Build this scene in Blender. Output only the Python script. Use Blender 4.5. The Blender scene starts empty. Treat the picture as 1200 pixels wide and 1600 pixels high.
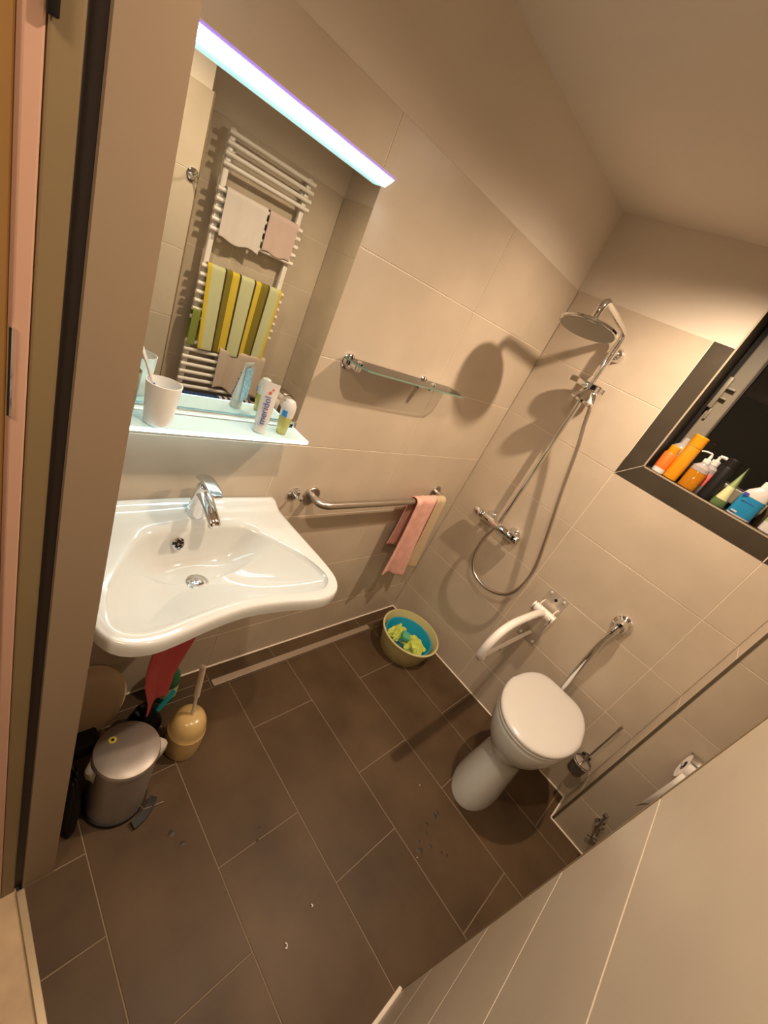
import bpy, bmesh, math, random
from mathutils import Vector, Matrix
random.seed(7)
S = bpy.context.scene
COL = S.collection
PI = math.pi
# ---------------------------------------------------------------- camera
cd = bpy.data.cameras.new('camera'); cam = bpy.data.objects.new('camera', cd); COL.objects.link(cam)
cd.sensor_fit = 'HORIZONTAL'; cd.sensor_width = 36.0; cd.lens = 19.7715; cd.clip_start = 0.02
RT = (0.669461, -0.618852, 0.410906); DN = (-0.052623, -0.591269, -0.804756); FW = (0.740981, 0.517129, -0.428398)
cam.matrix_world = Matrix(((RT[0], -DN[0], -FW[0], -2.04745), (RT[1], -DN[1], -FW[1], -1.02831), (RT[2], -DN[2], -FW[2], 1.64940), (0, 0, 0, 1)))
S.camera = cam
# ---------------------------------------------------------------- world, colour management
w = bpy.data.worlds.new('world'); S.world = w; w.use_nodes = True
w.node_tree.nodes['Background'].inputs[0].default_value = (.05, .042, .034, 1)
w.node_tree.nodes['Background'].inputs[1].default_value = .35
S.view_settings.view_transform = 'Standard'; S.view_settings.look = 'None'
S.view_settings.gamma = 1; S.view_settings.use_curve_mapping = False
S.view_settings.exposure = 0.0
# ---------------------------------------------------------------- helpers
def mat(name, col, rough=.5, metal=0., noise=0., nscale=6., bump=0., bscale=40., trans=0., emit=None, estr=0., spec=.5, coat=0., col2=None, rnd=0.):
    m = bpy.data.materials.new(name); m.use_nodes = True
    nt = m.node_tree; b = nt.nodes['Principled BSDF']
    b.inputs['Base Color'].default_value = (*col, 1); b.inputs['Roughness'].default_value = rough
    b.inputs['Metallic'].default_value = metal; b.inputs['Specular IOR Level'].default_value = spec
    b.inputs['Transmission Weight'].default_value = trans; b.inputs['Coat Weight'].default_value = coat
    if emit: b.inputs['Emission Color'].default_value = (*emit, 1); b.inputs['Emission Strength'].default_value = estr
    tc = nt.nodes.new('ShaderNodeTexCoord')
    if noise or col2:
        n = nt.nodes.new('ShaderNodeTexNoise'); n.inputs['Scale'].default_value = nscale; n.inputs['Detail'].default_value = 5
        geo = nt.nodes.new('ShaderNodeNewGeometry')
        nt.links.new(geo.outputs['Position'], n.inputs['Vector'])
        r = nt.nodes.new('ShaderNodeValToRGB'); r.color_ramp.elements[0].position = .32; r.color_ramp.elements[1].position = .68
        c2 = col2 or tuple(c*(1+noise) for c in col)
        c1 = tuple(c*(1-noise) for c in col) if not col2 else col
        r.color_ramp.elements[0].color = (*c1, 1); r.color_ramp.elements[1].color = (*c2, 1)
        nt.links.new(n.outputs['Fac'], r.inputs['Fac'])
        out = r.outputs['Color']
        if rnd:
            oi = nt.nodes.new('ShaderNodeObjectInfo'); mr = nt.nodes.new('ShaderNodeMapRange')
            mr.inputs['To Min'].default_value = 1-rnd; mr.inputs['To Max'].default_value = 1+rnd
            nt.links.new(oi.outputs['Random'], mr.inputs['Value'])
            mx = nt.nodes.new('ShaderNodeVectorMath'); mx.operation = 'SCALE'
            nt.links.new(out, mx.inputs[0]); nt.links.new(mr.outputs['Result'], mx.inputs['Scale']); out = mx.outputs['Vector']
        nt.links.new(out, b.inputs['Base Color'])
    if bump:
        n = nt.nodes.new('ShaderNodeTexNoise'); n.inputs['Scale'].default_value = bscale; n.inputs['Detail'].default_value = 4
        nt.links.new(tc.outputs['Object'], n.inputs['Vector'])
        bp = nt.nodes.new('ShaderNodeBump'); bp.inputs['Strength'].default_value = bump; bp.inputs['Distance'].default_value = .003
        nt.links.new(n.outputs['Fac'], bp.inputs['Height']); nt.links.new(bp.outputs['Normal'], b.inputs['Normal'])
    return m
M = {}
M['tile'] = mat('beige_wall_tile', (.53, .445, .345), .36, noise=.06, nscale=5, bump=.05, bscale=14, rnd=.025, spec=.45)
M['grout'] = mat('light_grout', (.80, .70, .58), .8)
M['ftile'] = mat('taupe_floor_tile', (.062, .037, .018), .48, col2=(.108, .066, .034), nscale=3.6, bump=.12, bscale=30, rnd=.10, spec=.25)
M['fgrout'] = mat('floor_grout', (.21, .155, .105), .8)
M['ttile'] = mat('dark_trim_tile', (.046, .035, .022), .42, noise=.15, nscale=9, spec=.4)
M['paint'] = mat('painted_plaster', (.68, .605, .51), .75, noise=.02, nscale=3, bump=.08, bscale=60)
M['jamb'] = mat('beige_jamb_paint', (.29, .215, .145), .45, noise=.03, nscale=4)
M['ochre'] = mat('ochre_paint', (.50, .30, .10), .6, noise=.03)
M['khaki'] = mat('khaki_frame_paint', (.22, .16, .08), .5, noise=.04)
M['pinkpaint'] = mat('pinkish_door_paint', (.56, .34, .25), .5, noise=.02)
M['greypaint'] = mat('grey_hall_paint', (.45, .38, .34), .7)
M['rubber'] = mat('dark_rubber', (.035, .025, .022), .6)
M['silicone'] = mat('white_silicone', (.80, .72, .62), .4)
M['laminate'] = mat('beige_laminate', (.50, .36, .22), .5, noise=.12, nscale=14, bump=.1)
M['metaltrim'] = mat('brushed_threshold', (.45, .36, .24), .4, metal=.8)
M['chrome'] = mat('chrome', (.80, .80, .81), .07, metal=1)
M['steel'] = mat('brushed_steel', (.56, .52, .47), .28, metal=1)
M['darkchrome'] = mat('dark_nozzle_face', (.36, .36, .32), .35, metal=.6)
M['ceramic'] = mat('white_ceramic', (.64, .65, .63), .08, coat=.4)
M['wplastic'] = mat('white_plastic', (.66, .64, .61), .22)
M['wmetal'] = mat('white_powder_coat', (.80, .76, .71), .3)
def thin_glass(name, tint, ior=1.5):
    m = bpy.data.materials.new(name); m.use_nodes = True; nt = m.node_tree; nt.nodes.clear()
    o = nt.nodes.new('ShaderNodeOutputMaterial'); mx = nt.nodes.new('ShaderNodeMixShader'); fr = nt.nodes.new('ShaderNodeFresnel'); fr.inputs['IOR'].default_value = ior
    tr = nt.nodes.new('ShaderNodeBsdfTransparent'); tr.inputs['Color'].default_value = (*tint, 1)
    gl = nt.nodes.new('ShaderNodeBsdfGlossy'); gl.inputs['Roughness'].default_value = .02
    nt.links.new(fr.outputs[0], mx.inputs[0]); nt.links.new(tr.outputs[0], mx.inputs[1]); nt.links.new(gl.outputs[0], mx.inputs[2]); nt.links.new(mx.outputs[0], o.inputs[0])
    return m
M['mirror'] = mat('mirror_silver', (.80, .83, .78), .0, metal=1)

M['glass'] = thin_glass('clear_glass', (.97, .99, .98))
M['glassedge'] = mat('green_glass_edge', (.22, .34, .27), .15, trans=.3)
M['lit'] = mat('lit_acrylic', (.9, .95, 1), .3, emit=(.70, .93, 1.0), estr=26)
M['litedge'] = mat('edge_lit_glass', (.8, .95, 1), .3, emit=(.62, .93, 1.0), estr=3.2)
M['lampdim'] = mat('cyan_reflection_band', (.7, .9, .95), .3, emit=(.45, .85, .95), estr=.9)  # dim cyan glow imitating the tone of the lamp's reflection in the mirror
M['striplit'] = mat('shelf_light_strip', (.8, .95, 1), .3, emit=(.70, .95, 1.0), estr=14)
M['litglass'] = mat('glowing_glass', (.58, .74, .75), .12, emit=(.50, .85, .92), estr=.14)
M['edgebrown'] = mat('brown_corner_bead', (.11, .085, .052), .5)
M['wallplate'] = mat('satin_wall_plate', (.66, .58, .49), .25, metal=.55)
M['smoke'] = mat('smoked_glass', (.20, .17, .14), .1, trans=.5)
M['profile'] = mat('beige_edge_profile', (.46, .38, .28), .35, metal=.3)
M['drainsteel'] = mat('dull_drain_steel', (.44, .35, .27), .38, metal=.5)
M['lilac'] = mat('lilac_lamp_edge', (.55, .45, .9), .4, emit=(.35, .18, 1.0), estr=.55)
M['frost'] = mat('frosted_white_plastic', (.95, .95, .92), .35, trans=.15)
M['olivecup'] = mat('olive_translucent', (.45, .46, .30), .3, trans=.35)
M['frame'] = mat('window_frame_grey', (.21, .185, .14), .4, noise=.06)
M['nightglass'] = mat('night_window_glass', (.012, .011, .009), .05, spec=.6)
M['black'] = mat('black_plastic', (.007, .006, .006), .5, spec=.25)
M['pink'] = mat('pink_terry', (.80, .45, .38), .95, noise=.10, nscale=30, bump=.8, bscale=350)
M['sand'] = mat('sand_terry', (.60, .46, .30), .95, bump=.8, bscale=350)
M['wtowel'] = mat('white_terry', (.70, .64, .60), .95, bump=.8, bscale=350)
M['rose'] = mat('rose_terry', (.60, .45, .40), .95, bump=.8, bscale=350)
M['lime'] = mat('pale_lime_terry', (.56, .58, .34), .95, bump=.6, bscale=350)
M['yellow'] = mat('yellow_terry', (.66, .50, .05), .95, bump=.6, bscale=350)
M['olive'] = mat('olive_terry', (.21, .17, .02), .95, bump=.6, bscale=350)
M['brown'] = mat('dark_brown_terry', (.06, .04, .015), .95)
M['green2'] = mat('green_terry', (.20, .24, .05), .95)
M['beigecloth'] = mat('beige_cloth', (.55, .45, .37), .95, bump=.5, bscale=200)
M['navy'] = mat('navy_terry', (.02, .05, .16), .95, bump=.6, bscale=300)
M['cream'] = mat('cream_plastic', (.56, .50, .24), .35)
M['blue'] = mat('blue_plastic', (.01, .30, .47), .3)
M['limecloth'] = mat('lime_cloth', (.55, .62, .12), .9, bump=.5, bscale=180)
M['sponge'] = mat('green_sponge', (.10, .42, .24), .95, bump=.8, bscale=250)
M['tan'] = mat('tan_plastic', (.56, .39, .16), .25, coat=.2)
M['tanhandle'] = mat('cream_handle', (.66, .56, .42), .35)
M['binmetal'] = mat('satin_metal', (.34, .30, .27), .40, metal=.5)
M['redcloth'] = mat('red_cloth', (.58, .10, .11), .9, bump=.6, bscale=150)
M['greenglass'] = mat('green_bottle_plastic', (.05, .22, .08), .2, trans=.35)
M['green'] = mat('green_cap', (.01, .20, .05), .4)
M['teal'] = mat('teal_plastic', (.01, .30, .33), .4)
M['tubmat'] = mat('pale_brown_plastic', (.58, .44, .29), .45, noise=.04)
M['bag'] = mat('clear_bag_plastic', (.60, .56, .50), .3, trans=.2)
M['yellowpaint'] = mat('yellow_sticker', (.70, .60, .10), .5)
M['orange'] = mat('orange_label', (.85, .16, .02), .4)
M['amber'] = mat('amber_plastic', (.80, .33, .01), .15, trans=.25)
M['amberliq'] = mat('amber_liquid', (.75, .30, .01), .08, trans=.55)
M['clearp'] = mat('clear_plastic', (.75, .70, .68), .12, trans=.6)
M['coral'] = mat('coral_plastic', (.80, .16, .14), .3)
M['pale'] = mat('pale_yellow_tube', (.68, .66, .36), .4)
M['dkgreen'] = mat('dark_green_cap', (.10, .16, .06), .4)
M['palegreen'] = mat('pale_green', (.28, .37, .16), .4)
M['gelblue'] = mat('blue_label', (.01, .19, .38), .35)
M['greyp'] = mat('light_grey_plastic', (.52, .49, .47), .3)
M['violet'] = mat('violet_print', (.05, .04, .30), .5)
M['navyprint'] = mat('navy_print', (.04, .05, .30), .5)
M['blueprint'] = mat('blue_print', (.02, .25, .65), .5)
M['yellowgel'] = mat('yellow_green_gel', (.70, .66, .22), .15, trans=.5)
M['paleprint'] = mat('pale_blue_print', (.20, .42, .62), .4, col2=(.55, .68, .74), nscale=160)
M['polished'] = mat('polished_steel_plate', (.74, .70, .66), .10, metal=1)
M['paper'] = mat('white_paper', (.80, .74, .68), .9)
M['darkstain'] = mat('water_drop', (.036, .023, .013), .5)
M['bulb'] = mat('warm_bulb', (1, .8, .5), .4, emit=(1, .72, .44), estr=6)
M['wicker'] = mat('pale_hamper_plastic', (.45, .36, .26), .6, noise=.1)
M['cardw'] = mat('white_lint', (.85, .8, .72), .9)

def tag(o, label=None, cat=None, group=None, kind=None):
    if label: o['label'] = label
    if cat: o['category'] = cat
    if group: o['group'] = group
    if kind: o['kind'] = kind
    return o
def thing(name, loc, label, cat, group=None):
    o = bpy.data.objects.new(name, None); COL.objects.link(o); o.location = loc; o.empty_display_size = .02
    return tag(o, label, cat, group)
def offs(p):
    v = Vector((0, 0, 0))
    while p is not None: v += Vector(p.location); p = p.parent
    return v
class G:
    """collects world-space geometry; build() links it as one mesh object"""
    def __init__(s): s.v = []; s.f = []; s.mi = []; s.m = 0
    def add(s, vs, fs, mi=None):
        n = len(s.v); s.v += [tuple(p) for p in vs]
        s.f += [tuple(i+n for i in f) for f in fs]; s.mi += [s.m if mi is None else mi]*len(fs); return s
    def bm(s, bm):
        bm.verts.index_update(); s.add([v.co[:] for v in bm.verts], [[v.index for v in f.verts] for f in bm.faces]); bm.free(); return s
    def box(s, x0, x1, y0, y1, z0, z1, bev=0., seg=2):
        x0, x1 = sorted((x0, x1)); y0, y1 = sorted((y0, y1)); z0, z1 = sorted((z0, z1))
        bm = bmesh.new(); bmesh.ops.create_cube(bm, size=1)
        for v in bm.verts: v.co = ((x0+x1)/2+v.co.x*(x1-x0), (y0+y1)/2+v.co.y*(y1-y0), (z0+z1)/2+v.co.z*(z1-z0))
        if bev: bmesh.ops.bevel(bm, geom=bm.edges[:], offset=min(bev, .49*min(x1-x0, y1-y0, z1-z0)), segments=seg, affect='EDGES', profile=.5)
        return s.bm(bm)
    def obox(s, c, sx, sy, sz, mtx, bev=0., seg=2):
        """box of given size, rotated by mtx about its centre c"""
        bm = bmesh.new(); bmesh.ops.create_cube(bm, size=1)
        for v in bm.verts: v.co = (v.co.x*sx, v.co.y*sy, v.co.z*sz)
        if bev: bmesh.ops.bevel(bm, geom=bm.edges[:], offset=min(bev, .49*min(sx, sy, sz)), segments=seg, affect='EDGES', profile=.5)
        for v in bm.verts: v.co = Vector(c)+mtx @ v.co
        return s.bm(bm)
    def loft(s, rings, cap0=True, cap1=True, closed=True, mis=None):
        n = len(rings[0]); vs = [p for r in rings for p in r]; fs = []; mi = []
        for i in range(len(rings)-1):
            for j in range(n if closed else n-1):
                k = (j+1) % n
                fs.append((i*n+j, i*n+k, (i+1)*n+k, (i+1)*n+j)); mi.append(mis[i] if mis else s.m)
        if cap0: fs.append(tuple(reversed(range(n)))); mi.append(mis[0] if mis else s.m)
        if cap1: fs.append(tuple(range((len(rings)-1)*n, len(rings)*n))); mi.append(mis[-1] if mis else s.m)
        b = len(s.v); s.v += [tuple(p) for p in vs]; s.f += [tuple(i+b for i in f) for f in fs]; s.mi += mi
        return s
    def tube(s, pts, r, seg=12, smooth=0, caps=True):
        P = [Vector(p) for p in pts]
        if smooth: P = crom(P, smooth)
        rr = r if callable(r) else (lambda t: r)
        n = len(P); rings = []; up = None
        for i, p in enumerate(P):
            t = (P[min(i+1, n-1)]-P[max(i-1, 0)]).normalized()
            if up is None:
                up = Vector((0, 0, 1)) if abs(t.z) < .9 else Vector((1, 0, 0))
            u = (up-t*up.dot(t)).normalized(); up = u; v = t.cross(u)
            R = rr(i/(n-1)); rings.append([p+(u*math.cos(a)+v*math.sin(a))*R for a in [2*PI*k/seg for k in range(seg)]])
        return s.loft(rings, caps, caps)
    def lathe(s, prof, c=(0, 0, 0), axis='z', seg=32, sx=1., sy=1., mtx=None, mis=None, cap0=True, cap1=True):
        """prof: list of (radius, height)"""
        rings = []
        for r, h in prof:
            ring = []
            for k in range(seg):
                a = 2*PI*k/seg; p = Vector((math.cos(a)*r*sx, math.sin(a)*r*sy, h))
                if axis == 'x': p = Vector((p.z, p.x, p.y))
                elif axis == '-x': p = Vector((-p.z, -p.x, p.y))
                elif axis == '-y': p = Vector((p.x, -p.z, p.y))
                if mtx is not None: p = mtx @ p
                ring.append(Vector(c)+p)
            rings.append(ring)
        return s.loft(rings, cap0, cap1, mis=mis)
    def build(s, name, mats, parent=None, smooth=True, label=None, cat=None, group=None, kind=None, loc=None, auto=35, solid=0., sub=0):
        me = bpy.data.meshes.new(name)
        o = offs(parent) if parent else Vector(loc or (0, 0, 0))
        me.from_pydata([tuple(Vector(v)-o) for v in s.v], [], s.f)
        if not isinstance(mats, (list, tuple)): mats = [mats]
        for m in mats: me.materials.append(M[m])
        for p, i in zip(me.polygons, s.mi): p.material_index = i
        bm = bmesh.new(); bm.from_mesh(me); bmesh.ops.remove_doubles(bm, verts=bm.verts, dist=1e-6)
        if not solid: bmesh.ops.recalc_face_normals(bm, faces=bm.faces)
        if smooth:
            for f in bm.faces: f.smooth = True
            for e in bm.edges:
                if len(e.link_faces) == 2 and e.calc_face_angle(0) > math.radians(auto): e.smooth = False
        bm.to_mesh(me); bm.free(); me.validate()
        ob = bpy.data.objects.new(name, me); COL.objects.link(ob)
        if parent: ob.parent = parent
        else: ob.location = o
        if solid:
            md = ob.modifiers.new('thickness', 'SOLIDIFY'); md.thickness = solid; md.offset = 0
        if sub:
            md = ob.modifiers.new('smooth', 'SUBSURF'); md.levels = sub; md.render_levels = sub
        return tag(ob, label, cat, group, kind)
def crom(P, k):
    P = [Vector(p) for p in P]; Q = [P[0]*2-P[1]]+P+[P[-1]*2-P[-2]]; out = []
    for i in range(1, len(Q)-2):
        for j in range(k):
            t = j/k; a, b, c, d = Q[i-1:i+3]
            out.append(.5*((2*b)+(c-a)*t+(2*a-5*b+4*c-d)*t*t+(3*b-3*c+d-a)*t**3))
    out.append(P[-1]); return out
def crom_closed(P, k):
    n = len(P); out = []
    for i in range(n):
        a, b, c, d = [Vector(P[(i+q) % n]) for q in (-1, 0, 1, 2)]
        for j in range(k):
            t = j/k; out.append(.5*((2*b)+(c-a)*t+(2*a-5*b+4*c-d)*t*t+(3*b-3*c+d-a)*t**3))
    return out
tile_cache = {}
def tile(parent, origin, U, V, N, u0, u1, v0, v1, mname, gap=.0026, th=.0055):
    """a single tile: a chamfered slab lying in the plane origin + u*U + v*V, its face at height 0 along N"""
    a = gap/2; u0 += a; u1 -= a; v0 += a; v1 -= a
    if u1-u0 < .004 or v1-v0 < .004: return
    U, V, N = Vector(U), Vector(V), Vector(N)
    key = (round(u1-u0, 4), round(v1-v0, 4), tuple(U), tuple(V), tuple(N), mname)
    if key not in tile_cache:
        W, H = u1-u0, v1-v0; c = .0009; vs = []
        for d, ins in ((-th, 0), (-c, 0), (0, c)):
            for (p, q) in ((ins, ins), (W-ins, ins), (W-ins, H-ins), (ins, H-ins)): vs.append(U*p+V*q+N*d)
        fs = [(8, 9, 10, 11)]
        for r in (0, 4):
            for j in range(4): fs.append((r+j, r+(j+1) % 4, r+4+(j+1) % 4, r+4+j))
        me = bpy.data.meshes.new('tile'); me.from_pydata([tuple(x) for x in vs], [], fs); me.materials.append(M[mname])
        bm = bmesh.new(); bm.from_mesh(me); bmesh.ops.recalc_face_normals(bm, faces=bm.faces)
        f = max(bm.faces, key=lambda f: f.calc_area())
        if f.normal.dot(N) < 0: bmesh.ops.reverse_faces(bm, faces=bm.faces[:])
        bm.to_mesh(me); bm.free(); tile_cache[key] = me
    o = bpy.data.objects.new('tile', tile_cache[key]); COL.objects.link(o); o.parent = parent
    o.location = Vector(origin)+U*u0+V*v0-offs(parent)
# ---------------------------------------------------------------- the room shell
H = 2.32; TT = 1.998
ROWS = [0, .2114, .5114, .8114, 1.1114, 1.4114, 1.7114, TT]
GD = .0016   # depth of the grout behind the tile faces
XE = -1.167; YN = -1.25; YR = -1.65; XB = -.17; YB = -1.333; XI = -1.85; XD = -1.915; YJ = -.456
def wall(name, boxes, mname='paint'):
    g = G()
    for b in boxes: g.box(*b)
    return g.build(name, mname, smooth=False, kind='structure')
def groutbed(parent, boxes, mname='grout'):
    g = G()
    for b in boxes: g.box(*b)
    return g.build('grout', mname, parent, smooth=False)
PB = .010   # the painted wall lies this far behind the tile faces
wb = wall('wall_back', [(-1.93, .12, PB, .12, 0, H)])
groutbed(wb, [(-1.85, 0, GD, PB+.001, 0, TT-.002)])
for i in range(7):
    for a, b in ((-1.843, -1.243), (-1.243, -.645), (-.645, 0)):
        tile(wb, (0, 0, 0), (1, 0, 0), (0, 0, 1), (0, -1, 0), a, b, ROWS[i], ROWS[i+1], 'tile')
# right wall with the window opening
WY0, WY1, WZ0, WZ1 = -.678, -1.255, 1.497, 2.20
wr = wall('wall_right', [(PB, .22, YR-.1, PB, 0, WZ0-.004), (PB, .22, WY0+.004, PB, WZ0-.004, H), (PB, .22, YR-.1, WY1-.004, WZ0-.004, H), (PB, .22, WY1-.004, WY0+.004, WZ1, H)])
groutbed(wr, [(GD, PB+.001, YB, 0, 0, 1.4114), (GD, PB+.001, -.60, 0, 1.4114, TT-.002), (.0002, PB+.001, -.677, -.595, 1.412, TT-.002), (.0002, PB+.001, YB, -.595, 1.412, 1.4955), (GD, PB+.001, YB, -1.258, 1.4955, TT-.002)])
for i in range(7):
    cols = ((0, -.5945), (-.5945, -1.196), (-1.196, YB)) if i < 5 else ((0, -.5945),)
    for a, b in cols:
        tile(wr, (0, 0, 0), (0, 1, 0), (0, 0, 1), (-1, 0, 0), b, a, ROWS[i], ROWS[i+1], 'tile')
# dark tile surround of the window, mitred at its lower corner, and its metal edge profile
def prism(parent, name, poly, x0, x1, mname, bev=.0008):
    g = G(); g.loft([[(x1, p[0], p[1]) for p in poly], [(x0, p[0], p[1]) for p in poly]]); return g.build(name, mname, parent, smooth=False)
prism(wr, 'trim_tile', [(-.5965, 1.4134), (-.5965, TT), (-.671, TT), (-.671, 1.4955)], -.001, PB, 'ttile')
prism(wr, 'trim_tile', [(-.5995, 1.4122), (-.6735, 1.4945), (-1.194, 1.4945), (-1.194, 1.4122)], -.001, PB, 'ttile')
prism(wr, 'trim_tile', [(-1.198, 1.4122), (-1.198, 1.4945), (-1.258, 1.4945), (-1.330, 1.4122)], -.001, PB, 'ttile')
prism(wr, 'trim_tile', [(-1.332, 1.4140), (-1.261, 1.4955), (-1.261, TT), (-1.332, TT)], -.001, PB, 'ttile')
g = G(); g.box(-.002, PB, -.6715, -.678, 1.4955, WZ1); g.box(-.002, PB, -.678, WY1, 1.4905, 1.497); g.box(-.002, PB, WY1, WY1-.006, 1.4955, WZ1)
g.build('edge_profile', 'profile', wr, smooth=False)
prism(wr, 'mitre_joint', [(-.5952, 1.4114), (-.5975, 1.4114), (-.6752, 1.4962), (-.6729, 1.4962)], -.0016, PB, 'grout')
prism(wr, 'joint', [(-1.1945, 1.4122), (-1.1975, 1.4122), (-1.1975, 1.4945), (-1.1945, 1.4945)], -.0014, PB, 'grout')
# window reveal: dark tiled sill; cheeks coloured dark to paint in the shade
tr = G(); tr.box(.0005, .215, WY0, WY1, 1.4905, 1.497)
tr.build('trim_1', 'ttile', smooth=False, kind='structure')
tr = G(); tr.box(.0005, .215, WY0, WY0+.003, 1.497, WZ1); tr.box(.0005, .215, WY1-.003, WY1, 1.497, WZ1); tr.box(.0005, .215, WY0, WY1, WZ1-.003, WZ1)
tr.build('trim_2', 'ttile', smooth=False, kind='structure')  # cheeks and head: the dark colour stands in for shade in the reveal
# window: outer frame, sash, pane, hinge
wn = thing('window_1', (.17, -.97, 1.497), None, None); wn['kind'] = 'structure'
def ringframe(g, x0, x1, y0, y1, z0, z1, t, bev=.003):
    g.box(x0, x1, y0, y0-t, z0, z1, bev); g.box(x0, x1, y1+t, y1, z0, z1, bev)
    g.box(x0, x1, y0-t, y1+t, z0, z0+t, bev); g.box(x0, x1, y0-t, y1+t, z1-t, z1, bev)
g = G(); ringframe(g, .17, .205, WY0-.001, WY1+.001, 1.497, WZ1-.003, .022); g.build('window_frame', 'black', wn, smooth=False)
g = G(); ringframe(g, .145, .195, WY0-.024, WY1+.024, 1.520, WZ1-.026, .062, .006); sash = g.build('sash', 'frame', wn, smooth=False)
g = G(); ringframe(g, .15, .19, WY0-.086, WY1+.086, 1.582, WZ1-.088, .006, .001); g.build('gasket', 'rubber', sash, smooth=False)
g = G(); g.box(.172, .180, WY0-.090, WY1+.090, 1.586, WZ1-.09); g.build('pane', 'nightglass', sash, smooth=False)
g = G(); g.box(.128, .145, -.697, -.715, 1.80, 1.93, .004); g.box(.126, .145, -.715, -.745, 1.885, 1.892, .001); g.box(.126, .145, -.715, -.738, 1.845, 1.851, .001); g.box(.134, .145, -.712, -.722, 1.755, 1.80, .003)
g.build('hinge', 'frame', sash)
# the boxed-in pipe shaft beside the toilet
wp = wall('wall_pier', [(XB+PB, PB, YR-.12, YB-PB, 0, H)])
groutbed(wp, [(XB+GD, XB+PB+.001, YR, YB-GD, 0, TT-.002), (XB+GD, 0, YB-PB-.001, YB-GD, 0, TT-.002)])
for i in range(7):
    tile(wp, (0, YB, 0), (1, 0, 0), (0, 0, 1), (0, 1, 0), XB+.004, 0, ROWS[i], ROWS[i+1], 'tile')
    tile(wp, (XB, 0, 0), (0, 1, 0), (0, 0, 1), (-1, 0, 0), YR, YB-.004, ROWS[i], ROWS[i+1], 'tile')
tr = G(); tr.box(XB-.0015, XB+.006, YB-.008, YB+.0015, 0, TT); tr.build('trim_3', 'edgebrown', smooth=False, kind='structure')
# recess wall, near wall, door wall
wc = wall('wall_recess', [(XE-.4, XB+PB, YR-.12, YR-PB, 0, H)])
groutbed(wc, [(XE, XB, YR-PB-.001, YR-GD, 0, TT-.002)])
for i in range(7):
    for a, b in ((-1.20+.034, -.765), (-.765, XB)):
        tile(wc, (0, YR, 0), (1, 0, 0), (0, 0, 1), (0, 1, 0), a, b, ROWS[i], ROWS[i+1], 'tile')
wn2 = wall('wall_front', [(-2.05, XE-PB, YR-.01, YN-PB, 0, H)])
groutbed(wn2, [(-2.0, XE-GD, YN-PB-.001, YN-GD, 0, TT-.002), (XE-PB-.001, XE-GD, YR, YN-GD, 0, TT-.002)])
NR = [0, .152, .470, .782, 1.092, 1.402, 1.7114, TT]
NR = ROWS
for i in range(7):
    for a, b in ((-2.0, -1.768), (-1.768, XE-.003)):
        tile(wn2, (0, YN, 0), (1, 0, 0), (0, 0, 1), (0, 1, 0), a, b, NR[i], NR[i+1], 'tile')
    tile(wn2, (XE, 0, 0), (0, 1, 0), (0, 0, 1), (1, 0, 0), YR, YN-.003, NR[i], NR[i+1], 'tile')
tr = G(); tr.box(XE-.0045, XE+.0012, YN-.0045, YN+.0012, .0, TT, .0008); tr.build('trim_4', 'khaki', smooth=False, kind='structure')
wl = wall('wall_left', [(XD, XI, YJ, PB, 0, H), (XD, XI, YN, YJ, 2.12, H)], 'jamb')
wh = wall('wall_hall', [(-2.35, -1.98, -.25, -.18, 0, 2.5)], 'ochre')
cg = G(); cg.box(-2.05, .12, YR-.12, .12, H, H+.05); cg.build('ceiling', 'paint', smooth=False, kind='structure')
# silicone beads along the floor
tr = G(); tr.tube([(-1.85, -.002, .004), (-.004, -.002, .004)], .0045, 6); tr.build('baseboard_back', 'silicone', kind='structure')
tr = G(); tr.tube([(-.002, 0, .004), (-.002, YB+.002, .004)], .0045, 6); tr.tube([(-.002, YB+.002, .004), (XB, YB+.002, .004)], .0045, 6); tr.tube([(XB-.002, YB+.002, .004), (XB-.002, YR, .004)], .0045, 6)
tr.build('baseboard_right', 'silicone', kind='structure')
tr = G(); tr.tube([(-1.9, YN+.003, .006), (XE, YN+.003, .006)], .008, 6); tr.build('baseboard_front', 'silicone', kind='structure')
# ---------------------------------------------------------------- floor
fl = G(); fl.box(XD, .12, YR-.12, .12, -.08, -.0012); fl = fl.build('floor', 'fgrout', smooth=False, kind='structure')
DY0, DY1, DX0, DX1 = -.062, -.101, -1.253, -.292      # drain slot
def ft(x0, x1, y0, y1):
    tile(fl, (0, 0, 0), (1, 0, 0), (0, 1, 0), (0, 0, 1), x0, x1, min(y0, y1), max(y0, y1), 'ftile', gap=.0036, th=.004)
XC = [-1.915, -1.776, -1.483, -1.183, -.885, -.583, -.285, 0]
for a, b in ((-1.85, -1.253), (-1.253, -.93), (-.93, -.35), (-.35, 0)): ft(a, b, 0, DY0)
ft(-1.85, DX0-.002, DY0, DY1); ft(DX1+.002, 0, DY0, DY1)
cuts = {0: [-.455, -.667, -1.27], 1: [-.315, -.918, -1.52], 2: [DY1, -.689, -1.29], 3: [DY1, -.336, -.934, -1.535], 4: [DY1, -.701, -1.301], 5: [DY1, -.342, -.944, -1.545], 6: [DY1, -.70, -1.301]}
cuts[1] = [DY1, -.330, -.918, -1.52]
for c in range(7):
    ys = cuts[c]
    if c == 0: ys = [DY1]+ys
    ys = ys+[YR]
    for k in range(len(ys)-1):
        x0 = XC[c]
        if c == 0 and k == 0: x0 = XI
        ft(x0, XC[c+1], ys[k], ys[k+1])
# hall floor and threshold
g = G(); g.box(-3.2, XD-.012, -2.4, -.20, -.08, -.004); g.build('floor_hall', 'laminate', smooth=False, kind='structure')
g = G(); g.box(XD-.014, XD+.004, YN, YJ, -.02, .002, .002); g.build('trim_5', 'metaltrim', smooth=False, kind='structure')
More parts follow.
